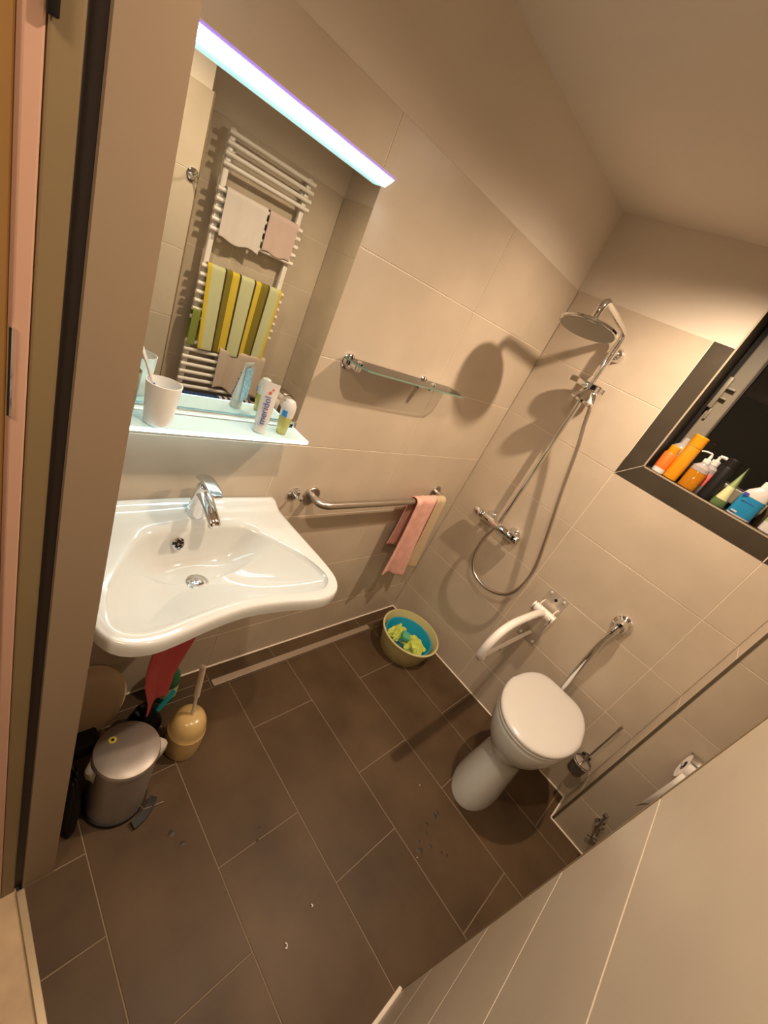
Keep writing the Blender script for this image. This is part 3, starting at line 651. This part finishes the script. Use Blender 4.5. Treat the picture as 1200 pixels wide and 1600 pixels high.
for s in (-1, 1):
    g = G(); g.lathe([(.010, -.018), (.010, .018)], (-.082, TC+s*.085, .455), seg=14, mtx=Matrix.Rotation(PI/2, 3, 'X')); g.build('hinge', 'chrome', t)
g = G(); g.tube([(-.19, TC, .10), (-.10, TC, .10), (-.006, TC, .10)], .045, 20); g.build('outlet_pipe', 'wplastic', t)
# flush valve above the toilet
t = thing('flush_valve', (0, -1.01, .88), 'chrome flush valve with lever pipe running down behind the toilet lid', 'flush valve')
g = G(); g.lathe([(.043, 0), (.043, .006), (.038, .012), (.029, .017), (.026, .046), (.021, .058), (.008, .062)], (-.0005, -1.012, .888), axis='-x', seg=32); g.build('valve_body', 'chrome', t)
g = G(); g.tube([(-.050, -1.008, .885), (-.060, -1.004, .855), (-.064, -1.000, .822)], lambda q: .019-.006*q, 18, 3); g.build('outlet_elbow', 'chrome', t)
g = G(); g.tube([(-.064, -1.000, .825), (-.065, -1.002, .70), (-.066, -1.008, .58), (-.062, -1.014, .47), (-.050, TC, .33)], lambda q: .0105+.004*math.sin(PI*min(1, q*1.4)), 16, 4); g.build('flush_pipe', 'chrome', t)
# ---------------------------------------------------------------- toilet brush in wall holder
t = thing('toilet_brush', (0, -1.268, .22), 'toilet brush in a round wall holder right of the toilet', 'toilet brush')
bc = (-.062, -1.270, .20)
g = G(); g.lathe([(.030, 0), (.034, .004), (.040, .075), (.0385, .0755), (.033, .008), (.01, .006)], bc, seg=32); g.build('holder_cup', 'smoke', t)
g = G(); g.lathe([(.0400, 0), (.0425, .001), (.0425, .008), (.0400, .009)], (bc[0], bc[1], bc[2]+.062), seg=32); g.tube([(bc[0]+.036, bc[1], bc[2]+.066), (-.001, bc[1], bc[2]+.066)], .006, 10); g.build('holder_ring', 'chrome', t)
g = G(); g.lathe([(.018, 0), (.022, .004)], (-.0005, bc[1], bc[2]+.066), axis='-x', seg=20); g.build('flange', 'chrome', t)
g = G(); g.lathe([(.012, .008), (.031, .015), (.034, .055), (.030, .068), (.006, .071)], bc, seg=24); g.build('brush_head', 'black', t)
g = G(); g.tube([(bc[0], bc[1], .26), (bc[0]+.006, bc[1]-.003, .535)], .0045, 10); g.lathe([(.0065, 0), (.0065, .03)], (bc[0]+.006, bc[1]-.003, .515), seg=12); g.build('handle', 'steel', t)
# ---------------------------------------------------------------- fittings on the boxed shaft
t = thing('corner_valve', (XB, -1.452, .19), 'small chrome shut-off valve low on the boxed shaft', 'valve')
g = G(); g.lathe([(.022, 0), (.022, .004), (.012, .009), (.011, .036)], (XB-.0005, -1.452, .192), axis='-x', seg=24); g.build('valve_body', 'chrome', t)
g = G(); g.tube([(XB-.034, -1.463, .135), (XB-.034, -1.452, .19), (XB-.034, -1.440, .262)], .0055, 12); g.lathe([(.011, 0), (.011, .012)], (XB-.034, -1.439, .258), seg=16); g.build('spindle', 'steel', t)
g = G(); g.tube([(XB-.034, -1.480, .150), (XB-.034, -1.446, .128)], .006, 10); g.build('lever', 'steel', t)
t = thing('toilet_roll', (XB-.06, -1.50, .70), 'toilet paper roll with a loose hanging sheet on the boxed shaft', 'toilet paper')
g = G(); g.lathe([(.020, -.048), (.052, -.048), (.052, .048), (.020, .048)], (XB-.062, -1.502, .700), seg=36, mtx=Matrix.Rotation(PI/2, 3, 'X'), cap0=False, cap1=False); g.build('roll', 'paper', t)
g = G(); g.loft([[(XB-.114, -1.551, .70), (XB-.114, -1.455, .70)], [(XB-.117, -1.551, .64), (XB-.117, -1.455, .64)], [(XB-.110, -1.527, .58), (XB-.122, -1.452, .565)], [(XB-.100, -1.487, .53), (XB-.125, -1.450, .50)], [(XB-.100, -1.459, .475), (XB-.12, -1.449, .465)]], cap0=False, cap1=False, closed=False); g.build('loose_sheet', 'paper', t, solid=.0006)
g = G(); g.tube([(XB-.062, -1.565, .70), (XB-.062, -1.447, .70)], .0065, 12, 2); g.tube([(XB-.062, -1.560, .70), (XB-.004, -1.560, .72)], .0065, 12); g.build('roll_holder', 'chrome', t)
g = G(); rr = []
for k in range(9):
    a = PI*.30+PI*.50*k/8; rr.append([(XB-.062-.058*math.cos(a), yy, .700+.058*math.sin(a)) for yy in (-1.557, -1.449)])
g.loft(rr, cap0=False, cap1=False, closed=False); g.build('cover_flap', 'steel', t, solid=.0012)
# ---------------------------------------------------------------- floor drain
t = thing('floor_drain', (-.77, -.08, 0), 'long stainless steel channel drain along the foot of the wall', 'drain')
g = G(); g.box(DX0, DX1, DY0, DY0-.003, -.0030, .0006); g.box(DX0, DX1, DY1+.003, DY1, -.0030, .0006); g.box(DX0, DX0+.004, DY0, DY1, -.0030, .0006); g.box(DX1-.004, DX1, DY0, DY1, -.0030, .0006); g.build('drain_frame', 'ttile', t, smooth=False)
g = G(); g.box(DX0+.006, DX1-.006, DY0-.0045, DY1+.0045, -.0030, .0012, .0008); g.build('cover_strip', 'drainsteel', t, smooth=False)
# ---------------------------------------------------------------- bucket with blue bowl, cloths, sponge
bx, by = -.205, -.288
t = thing('wash_tub', (bx, by, 0), 'round cream plastic tub on the floor in the shower corner', 'tub')
g = G(); g.lathe([(.130, 0), (.134, .004), (.162, .118), (.166, .130), (.173, .132), (.174, .139), (.164, .141), (.159, .128), (.131, .010), (.05, .007)], (bx, by, 0), seg=56); g.build('tub_body', 'cream', t)
t2 = thing('blue_bowl', (bx, by, .0105), 'blue plastic bowl sitting inside the cream tub', 'bowl')
g = G(); g.lathe([(.095, 0), (.102, .003), (.138, .088), (.144, .091), (.144, .096), (.136, .096), (.098, .010), (.03, .008)], (bx, by, .0105), seg=48); g.build('bowl_body', 'blue', t2)
def rag(name, c, r, h, m, label, seed, sx=1., sy=1., nf=5, cat='cloth', k=1.):
    rnd = random.Random(seed); bm = bmesh.new(); bmesh.ops.create_icosphere(bm, subdivisions=5, radius=1)
    ph = [rnd.uniform(0, 6) for _ in range(8)]
    for v in bm.verts:
        x, y, z = v.co; a = math.atan2(y, x)
        w_ = 1+k*.16*math.sin(nf*a+ph[0]+3*z)+k*.10*math.sin((nf*2+1)*a+ph[1]-5*z)+k*.08*math.sin(9*x+ph[2])*math.sin(8*y+ph[3])+k*.05*math.sin(21*x+ph[4])*math.sin(19*y+ph[5])
        zz = (max(z, -.25))*h*(1+k*.40*math.sin(5*x+ph[6])*math.sin(6*y+ph[7])+k*.18*math.sin(17*x+11*y+ph[2]))
        v.co = (c[0]+x*r*sx*w_, c[1]+y*r*sy*w_, c[2]+.25*h+zz)
    g = G(); g.bm(bm); return g.build(name, m, label=label, cat=cat, loc=c, auto=180)
rag('cleaning_cloth', (bx-.046, by+.050, .080), .053, .042, 'limecloth', 'crumpled lime green cloth at the wall side of the blue bowl', 3, 1.15, .8)
rag('cleaning_cloth', (bx-.010, by-.058, .078), .053, .042, 'limecloth', 'crumpled lime green cloth at the room side of the blue bowl', 5, 1.0, 1.25, 4)
g = G(); g.obox((bx-.050, by-.006, .128), .054, .046, .028, Matrix.Rotation(.75, 3, 'Z') @ Matrix.Rotation(.12, 3, 'X'), .004); g.build('sponge', 'sponge', label='rectangular green sponge between the two lime cloths', cat='sponge', loc=(bx-.04, by-.012, .105))
# ---------------------------------------------------------------- pedal bin
px, py = -1.676, -.345
t = thing('pedal_bin', (px, py, 0), 'satin metal pedal bin with round lid standing under the washbasin', 'bin')
g = G(); g.lathe([(.086, 0), (.088, .003), (.088, .018), (.085, .020)], (px, py, 0), seg=48); g.build('base_ring', 'black', t)
g = G(); g.lathe([(.083, .018), (.083, .252), (.079, .255)], (px, py, 0), seg=48); g.build('bin_body', 'binmetal', t)
g = G(); g.lathe([(.084, .255), (.086, .257), (.0865, .269), (.084, .275), (.070, .2805), (.04, .2835), (.001, .285)], (px, py, 0), seg=56); ld = g.build('lid', 'binmetal', t)
g = G(); g.lathe([(.0105, .2825), (.0105, .2842)], (px-.030, py+.038, 0), seg=20); st = g.build('lid_sticker', 'yellowpaint', ld, label='round yellow sticker')
g = G(); g.lathe([(.004, .2838), (.004, .2848)], (px-.030, py+.038, 0), seg=14); g.build('sticker_center', 'black', ld)
pd = Vector((.55, -.83, 0)).normalized(); ps = Vector((pd.y, -pd.x, 0))
pc = Vector((px, py, 0))+pd*.108
pr_ = []
for k in range(9):
    a = -.42+.84*k/8
    dd = (pd*math.cos(a)+ps*math.sin(a))
    pr_.append([Vector((px, py, 0))+dd*r+Vector((0, 0, z)) for r, z in ((.098, .006), (.122, .004), (.122, .014), (.098, .020))])
g = G(); g.loft(pr_); g.build('pedal', 'black', t)
g = G(); g.tube([Vector((px, py, .03))+pd*.088, Vector((px, py, .02))+pd*.10, Vector((px, py, .004))+pd*.135-ps*.05], .002, 8); g.build('pedal_wire', 'steel', t)
g = G(); g.box(px-.118, px-.050, py+.058, py+.115, .205, .262, .01); g.build('lid_hinge_block', 'black', t)
# bag edges poking out under the lid
for a0, n_, lab in ((-.15, 1, 'right'), (3.1, 2, 'left')):
    g = G(); rr = []
    for k in range(7):
        a = a0-.32+.64*k/6; q = math.sin(PI*k/6)
        d = Vector((math.cos(a), math.sin(a), 0)); c = Vector((px, py, 0))
        rr.append([c+d*.086+Vector((0, 0,   .257)), c+d*(.088+(.028 if n_ == 1 else .014)*q+.006*math.sin(5*k))+Vector((0, 0, .249-.004*(k % 2))), c+d*(.088+(.020 if n_ == 1 else .010)*q)+Vector((0, 0, .222-.03*q+.006*(k % 3))), c+d*.0855+Vector((0, 0, .200))])
    g.loft(rr, cap0=False, cap1=False, closed=False); g.build('bag_edge', 'bag', t, solid=.001, sub=1, label='crumpled translucent bag edge')
# ---------------------------------------------------------------- tan brush set, bottle, cloth, basin, dustpan
tx, ty = -1.448, -.275
t = thing('brush_set', (tx, ty, 0), 'tan rounded toilet brush holder with pale upright handle', 'toilet brush')
g = G(); rr = []
for h, r, lean in ((0, .056, 0), (.004, .061, 0), (.03, .0650, 0), (.06, .0665, 0), (.108, .0660, .001), (.111, .0635, .001), (.130, .0620, .002), (.150, .0575, .003), (.170, .048, .004), (.179, .034, .005), (.182, .014, .005)):
    rr.append([(tx+r*.95*math.cos(a)+lean, ty+r*math.sin(a)+lean*.5, h) for a in [2*PI*k/40 for k in range(40)]])
g.loft(rr); g.build('holder_body', 'tan', t)
g = G(); g.tube([(tx+.005, ty, .168), (tx+.003, ty+.012, .27)], .006, 12); g.tube([(tx+.003, ty+.012, .27), (tx, ty+.024, .395), (tx-.001, ty+.026, .408)], lambda q: .0100, 14); g.build('handle', 'tanhandle', t)
t = thing('cleaner_bottle', (-1.432, -.062, 0), 'dark green plastic bottle behind the brush holder', 'bottle')
g = G(); g.lathe([(.034, 0), (.037, .004), (.037, .10), (.033, .135), (.016, .165), (.014, .172)], (-1.432, -.062, 0), seg=32); g.build('bottle_body', 'greenglass', t)
g = G(); g.lathe([(.017, .172), (.017, .205), (.014, .208)], (-1.432, -.062, 0), seg=24); g.build('cap', 'green', t)
g = G(); g.lathe([(.0376, .03), (.0376, .09)], (-1.432, -.062, 0), seg=32, cap0=False, cap1=False); g.build('bottle_label', 'pale', t, label='yellowish label')
g = G(); mtx = Matrix.Rotation(.35, 3, 'Z') @ Matrix.Rotation(-.7, 3, 'Y'); g.obox((-1.500, -.165, .115), .13, .016, .006, mtx, .002); g.build('dustpan_handle', 'teal', label='teal plastic handle sticking up between black bag and brush holder', cat='dustpan', loc=(-1.52, -.17, .03))
# red cloth hanging from the waste pipe
g = G(); rr = []
for k in range(15):
    s = k/14; z = .625-.33*s; wd = .034+.046*math.sin(PI*min(.90, .12+s*.95))**.9
    cx = -1.530-.030*s; cy = -.185-.05*s
    ring = []
    for j in range(20):
        u = j/19-.5
        ring.append((cx+u*2*wd+.004*math.sin(7*s), cy+u*.06+.010*math.sin(u*9+3*s), z+.03*u*s-.02*abs(u)*s))
    rr.append(ring)
g.loft(rr, cap0=False, cap1=False, closed=False); g.build('floor_cloth', 'redcloth', label='red cloth hanging from the pipe under the washbasin', cat='cloth', loc=(-1.52, -.19, .6), solid=.004, sub=1)
# round basin leaning on the wall
t = thing('round_basin', (-1.70, -.10, 0), 'pale brown round plastic basin leaning against the wall under the washbasin', 'basin')
lm = Matrix.Rotation(1.18, 3, 'X')
bc = Vector((-1.712, -.075, .128))
g = G(); g.lathe([(.001, .020), (.085, .020), (.104, .017), (.113, .009), (.126, -.018), (.132, -.021), (.132, -.024), (.124, -.024), (.108, .004), (.085, .013), (.002, .014)], bc, seg=56, mtx=lm); g.build('basin_shell', 'tubmat', t)
# black bag and black box
rag('bin_bag', (-1.548, -.165, 0), .055, .115, 'black', 'crumpled black bag between the round basin and the brush holder', 11, 1.0, .9, 5, 'bag', .45)
rag('black_bag', (-1.802, -.325, 0), .036, .19, 'black', 'black bag squeezed between pedal bin and door wall', 12, .8, 1.9, 4, 'bag', .35)
# ---------------------------------------------------------------- bottles on the sill
ZS = 1.4975
def bot(name, x, y, prof, mats, mis, label, cat='bottle', sx=1., sy=1., lean=None, seg=28):
    t = thing(name, (x, y, ZS), label, cat)
    m = lean if lean is not None else Matrix.Identity(3)
    for nm, pf, mt in prof:
        g = G(); g.lathe(pf, (x, y, ZS), seg=seg, sx=sx, sy=sy, mtx=m); g.build(nm, mt, t)
    return t
bot('plastic_jar', .095, -.728, [('jar_body', [(.030, 0), (.034, .003), (.036, .10), (.030, .125), (.015, .140), (.012, .165), (.002, .168)], 'clearp')], 0, 0, 'clear plastic bottle at the back left corner of the sill', sx=.9)
bot('orange_bottle', .030, -.722, [('bottle_base', [(.022, 0), (.024, .002), (.024, .022)], 'wplastic'), ('orange_sleeve', [(.0245, .022), (.0245, .085), (.022, .09)], 'orange'), ('cap', [(.020, .09), (.020, .118), (.017, .122)], 'amber')], 0, 0, 'bottle with orange sleeve, white foot and amber cap on the sill')
g = G(); g.box(.005, .007, -.735, -.712, 1.585, 1.600); 
t = bot('shower_gel_bottle', .040, -.772, [('bottle_body', [(.024, 0), (.027, .003), (.027, .145), (.0265, .148)], 'amber'), ('cap', [(.0272, .150), (.0272, .192), (.024, .196)], 'amber')], 0, 0, 'tall amber shower gel bottle, the tallest left on the sill')
t = bot('soap_dispenser', .040, -.840, [('liquid', [(.028, 0), (.031, .003), (.031, .075), (.029, .078)], 'amberliq'), ('bottle_body', [(.031, .078), (.030, .095), (.014, .110), (.012, .116)], 'clearp'), ('pump_collar', [(.013, .116), (.013, .130), (.006, .133), (.005, .150)], 'wplastic')], 0, 0, 'pump dispenser half full of amber liquid on the sill', sx=.8, sy=1.05)
g = G(); g.tube([(.040, -.840, ZS+.150), (.038, -.836, ZS+.155), (.030, -.815, ZS+.153), (.024, -.803, ZS+.148)], .0035, 8, 2); g.build('pump_nozzle', 'wplastic', t)
t = bot('pump_bottle', .085, -.862, [('bottle_body', [(.026, 0), (.028, .003), (.028, .035), (.027, .036)], 'clearp'), ('coral_label', [(.0282, .036), (.0282, .085), (.027, .087)], 'coral'), ('shoulder', [(.027, .087), (.026, .105), (.014, .120)], 'clearp'), ('pump_collar', [(.016, .120), (.016, .140), (.006, .144), (.006, .160)], 'wplastic')], 0, 0, 'pump bottle with coral label behind the amber dispenser')
g = G(); g.tube([(.085, -.862, ZS+.160), (.080, -.880, ZS+.163), (.070, -.912, ZS+.158)], lambda q: .0065-.001*q, 10, 3); g.build('pump_nozzle', 'wplastic', t)
bot('black_bottle', .038, -.912, [('bottle_body', [(.022, 0), (.025, .003), (.025, .135), (.023, .140)], 'black'), ('cap', [(.0235, .141), (.0235, .170), (.019, .175)], 'black')], 0, 0, 'tall black bottle standing beside the cream tube on the sill')
t = thing('cream_tube', (.040, -.962, ZS), 'pale yellow tube standing on its dark green cap on the sill', 'tube')
def ov(z, a_, b_): return [(.040+a_*math.cos(q), -.962+b_*math.sin(q), ZS+z) for q in [2*PI*k/24 for k in range(24)]]
g = G(); g.loft([ov(0, .021, .024), ov(.002, .022, .026), ov(.028, .021, .025)]); g.build('cap', 'dkgreen', t, label='dark green cap')
g = G(); g.loft([ov(.029, .022, .022), ov(.05, .0235, .0185), ov(.085, .023, .0135)]); g.build('tube_body', 'pale', t)
g = G(); g.loft([ov(.085, .023, .0135), ov(.12, .021, .008), ov(.158, .019, .0016), ov(.168, .019, .0012)]); g.build('tube_end', 'palegreen', t)
def fl_bottle(name, x, y, label, sections):
    t = thing(name, (x, y, ZS), label, 'bottle')
    for nm, mt, secs in sections:
        g = G(); g.loft([[(x+a_*se(math.cos(q), .7), y+b_*se(math.sin(q), .7)+o_, ZS+z) for q in [2*PI*k/32 for k in range(32)]] for z, a_, b_, o_ in secs]); g.build(nm, mt, t)
    return t
t = fl_bottle('soap_refill_bottle', .042, -1.040, 'light grey bottle with big blue label and white cap on the sill', [
    ('bottle_foot', 'greyp', [(0, .024, .038, 0), (.003, .026, .041, 0), (.008, .026, .041, 0)]),
    ('blue_label', 'gelblue', [(.008, .0263, .0413, 0), (.085, .0263, .0413, 0)]),
    ('shoulder', 'greyp', [(.085, .026, .041, 0), (.105, .025, .036, -.002), (.122, .020, .024, -.006), (.130, .016, .018, -.008)]),
    ('cap', 'wplastic', [(.130, .017, .019, -.008), (.152, .016, .018, -.008), (.155, .013, .015, -.008)])])
g = G(); g.box(.0140, .0155, -1.020, -1.003, ZS+.082, ZS+.094); g.build('label_mark', 'navyprint', t, smooth=False, label='small navy mark')
g = G(); g.box(.0150, .0162, -1.055, -1.012, ZS+.062, ZS+.0645); g.build('label_print', 'navyprint', t, smooth=False)
g = G(); g.box(.0150, .0162, -1.028, -1.008, ZS+.014, ZS+.020); g.build('label_print', 'greyp', t, smooth=False)
bot('small_brown_bottle', .085, -1.105, [('bottle_body', [(.014, 0), (.016, .003), (.016, .085), (.010, .10)], 'brown'), ('cap', [(.011, .10), (.011, .12)], 'coral')], 0, 0, 'slim dark bottle between the blue label and the green label bottles')
t = fl_bottle('lotion_bottle', .042, -1.150, 'grey bottle with pale green label at the right end of the sill', [
    ('bottle_body', 'greyp', [(0, .026, .036, 0), (.004, .029, .040, 0), (.040, .029, .040, 0)]),
    ('green_label', 'palegreen', [(.040, .0293, .0403, 0), (.095, .0293, .0403, 0)]),
    ('shoulder', 'greyp', [(.095, .029, .040, 0), (.120, .022, .026, 0), (.130, .013, .013, 0)]),
    ('cap', 'wplastic', [(.130, .014, .014, 0), (.155, .013, .013, 0)])])
# ---------------------------------------------------------------- towel radiator in the recess (seen in the mirror)
RX0, RX1, RYb = -.945, -.425, YR+.062
t = thing('towel_radiator', (-.685, RYb, .5), 'white tubular towel radiator on the wall of the recess, seen in the mirror', 'radiator')
for x in (RX0+.028, RX1-.028):
    g = G(); g.box(x-.015, x+.015, RYb-.030, RYb-.002, .50, 1.975, .006); g.build('upright', 'wmetal', t)
zs = [1.955, 1.912, 1.868, 1.825]+[1.715-.046*i for i in range(5)]+[1.345-.0465*i for i in range(7)]+[.925-.046*i for i in range(8)]
for z in zs:
    g = G(); g.tube([(RX0, RYb+.010, z), (RX1, RYb+.010, z)], .0115, 12); g.build('rail', 'wmetal', t)
for x in (RX0+.05, RX1-.05):
    g = G(); g.tube([(x, RYb-.015, 1.89), (x, YR+.001, 1.89)], .012, 10); g.build('wall_mount', 'wmetal', t)
yb = RYb+.010
towel('bath_towel', 'wtowel', -.905, -.665, yb, 1.718, .019, .215, .17, 'white towel folded over the upper radiator rails', amp=.003, nf=2, sgn=1, hemj=.008, ph=1)
towel('bath_towel', 'rose', -.652, -.462, yb, 1.718, .019, .185, .14, 'dusty rose towel folded over the radiator right of the white one', amp=.003, nf=2, sgn=1, hemj=.006)
ST = [(.045, 1), (.21, 0), (.235, 3), (.315, 2), (.40, 1), (.425, 3), (.60, 0), (.625, 3), (.70, 1), (.80, 2), (.825, 3), (.965, 0), (1.01, 1)]
towel('striped_towel', ['lime', 'yellow', 'olive', 'brown'], -.918, -.448, yb, 1.348, .020, .450, .43, 'lime towel with yellow, olive and brown stripes on the radiator', amp=.006, nf=2.2, sgn=1, stripes=ST, nx=80, flare=-.10, slant=.012)
towel('green_towel', 'green2', -.945, -.90, yb+.001, 1.10, .017, .19, .16, 'narrow olive green towel edge left behind the striped towel', amp=.002, nf=1, sgn=1, nx=10)
towel('floor_towel', 'beigecloth', -.742, -.420, yb+.003, .915, .021, .255, .20, 'beige crumpled cloth on the lowest radiator rails below the striped towel', amp=.007, nf=2.6, sgn=1, hemj=.018, skew=-.03)
t = thing('laundry_hamper', (-.66, -1.535, 0), 'pale laundry hamper below the towel radiator in the recess', 'hamper')
g = G(); g.box(-.93, -.40, -1.583, -1.468, 0, .530, .02, 3); g.build('hamper_body', 'wicker', t)
g = G(); g.box(-.94, -.39, -1.585, -1.465, .531, .550, .008); g.build('lid', 'wicker', t)
def roll(name, x0, x1, y, z, r, mats, label, mi):
    g = G(); n = len(mi); rr = []
    for k in range(n+1):
        x = x0+(x1-x0)*k/n
        rr.append([(x, y+r*math.cos(a)*(1+.04*math.sin(3*a)), z+r*math.sin(a)) for a in [2*PI*j/28 for j in range(28)]])
    g.loft(rr, mis=mi); 
    for e in (x0, x1):
        pts = [(e+(.002 if e == x1 else -.002), y+(r*.85*(1-q/40))*math.cos(q*.5), z+(r*.85*(1-q/40))*math.sin(q*.5)) for q in range(36)]
        g.tube(pts, .003, 5, 0)
    return g.build(name, mats, label=label, cat='towel', loc=((x0+x1)/2, y, z-r))
roll('rolled_towel', -.925, -.728, -1.514, .596, .045, ['navy'], 'rolled navy towel on the hamper lid', [0]*4)
roll('rolled_towel', -.718, -.475, -1.514, .596, .045, ['navy', 'beigecloth'], 'rolled navy and beige striped towel on the hamper lid', [0, 1, 0, 1, 0, 1, 0, 1, 0, 1, 0, 1, 0])
t = thing('storage_pot', (-.43, -1.53, .551), 'small pale pot with dark lid at the right end of the hamper', 'pot')
g = G(); g.lathe([(.026, 0), (.029, .004), (.031, .085), (.028, .088)], (-.432, -1.53, .551), seg=28); g.build('pot_body', 'tanhandle', t)
g = G(); g.lathe([(.0295, .088), (.0295, .100), (.025, .103)], (-.432, -1.53, .551), seg=28); g.build('lid', 'black', t, label='dark lid')
# ---------------------------------------------------------------- small things on the floor
def lint(pts, label):
    g = G(); g.tube([(x, y, .0030) for x, y in pts], .0016, 6, 3); g.build('lint', 'cardw', label=label, cat='lint', loc=(pts[0][0], pts[0][1], 0))
lint([(-1.399, -.957), (-1.396, -.963), (-1.401, -.970), (-1.404, -.966)], 'white scrap of lint on the floor tiles nearest the camera')
lint([(-1.287, -.930), (-1.284, -.935), (-1.289, -.937)], 'small curl of lint on the floor beside the longest joint')
lint([(-.674, -.880), (-.671, -.882)], 'tiny white speck on the floor in front of the toilet')
lint([(-.878, -1.052), (-.875, -1.054)], 'tiny white speck on the floor near the water drops')
rnd = random.Random(4)
g = G()
for x, y, r in ((-1.567, -.528, .010), (-1.549, -.572, .008), (-1.49, -.755, .004), (-.70, -1.0, .011), (-.755, -1.0, .008), (-.78, -1.02, .006), (-.83, -1.02, .006), (-.85, -1.045, .014), (-.80, -1.06, .008), (-.775, -1.10, .007), (-.76, -1.12, .006), (-.68, -1.0, .007), (-1.33, -.66, .006), (-1.35, -.69, .005)):
    n = 18; ring = [(x+r*(1+.25*math.sin(3*a+x*50))*math.cos(a), y+r*(.8+.2*math.cos(2*a+y*40))*math.sin(a), .0004) for a in [2*PI*k/n for k in range(n)]]
    top = [(x+(p[0]-x)*.8, y+(p[1]-y)*.8, .0010) for p in ring]
    g.loft([ring, top])
g.build('water_drops', 'darkstain', label='scattered dark water drops drying on the floor tiles', cat='water', kind='stuff')

# ---------------------------------------------------------------- repeats carry their group
for o in COL.objects:
    if o.parent or 'category' not in o: continue
    if o.name.startswith(('orange_', 'shower_gel', 'soap_', 'pump_bottle', 'black_bottle', 'small_brown', 'lotion_', 'cream_tube', 'plastic_jar')): o['group'] = 'bottles and tubes on the window sill'
    elif o.name.startswith('ceiling_lamp'): o['group'] = 'recessed ceiling lamps'
    elif o.name.startswith('robe_hook'): o['group'] = 'chrome robe hooks'
    elif o.name.startswith(('bath_towel', 'striped_towel', 'green_towel', 'floor_towel')): o['group'] = 'towels on the towel radiator'
    elif o.name.startswith('hand_towel'): o['group'] = 'towels on the grab bar'
    elif o.name.startswith('rolled_towel'): o['group'] = 'rolled towels on the hamper'
    elif o.name.startswith('cleaning_cloth'): o['group'] = 'lime cloths in the blue bowl'
    elif o.name.startswith('lint'): o['group'] = 'specks of lint on the floor'
    elif o.name in ('toothbrush_cup', 'tumbler'): o['group'] = 'tumblers on the lit shelf'
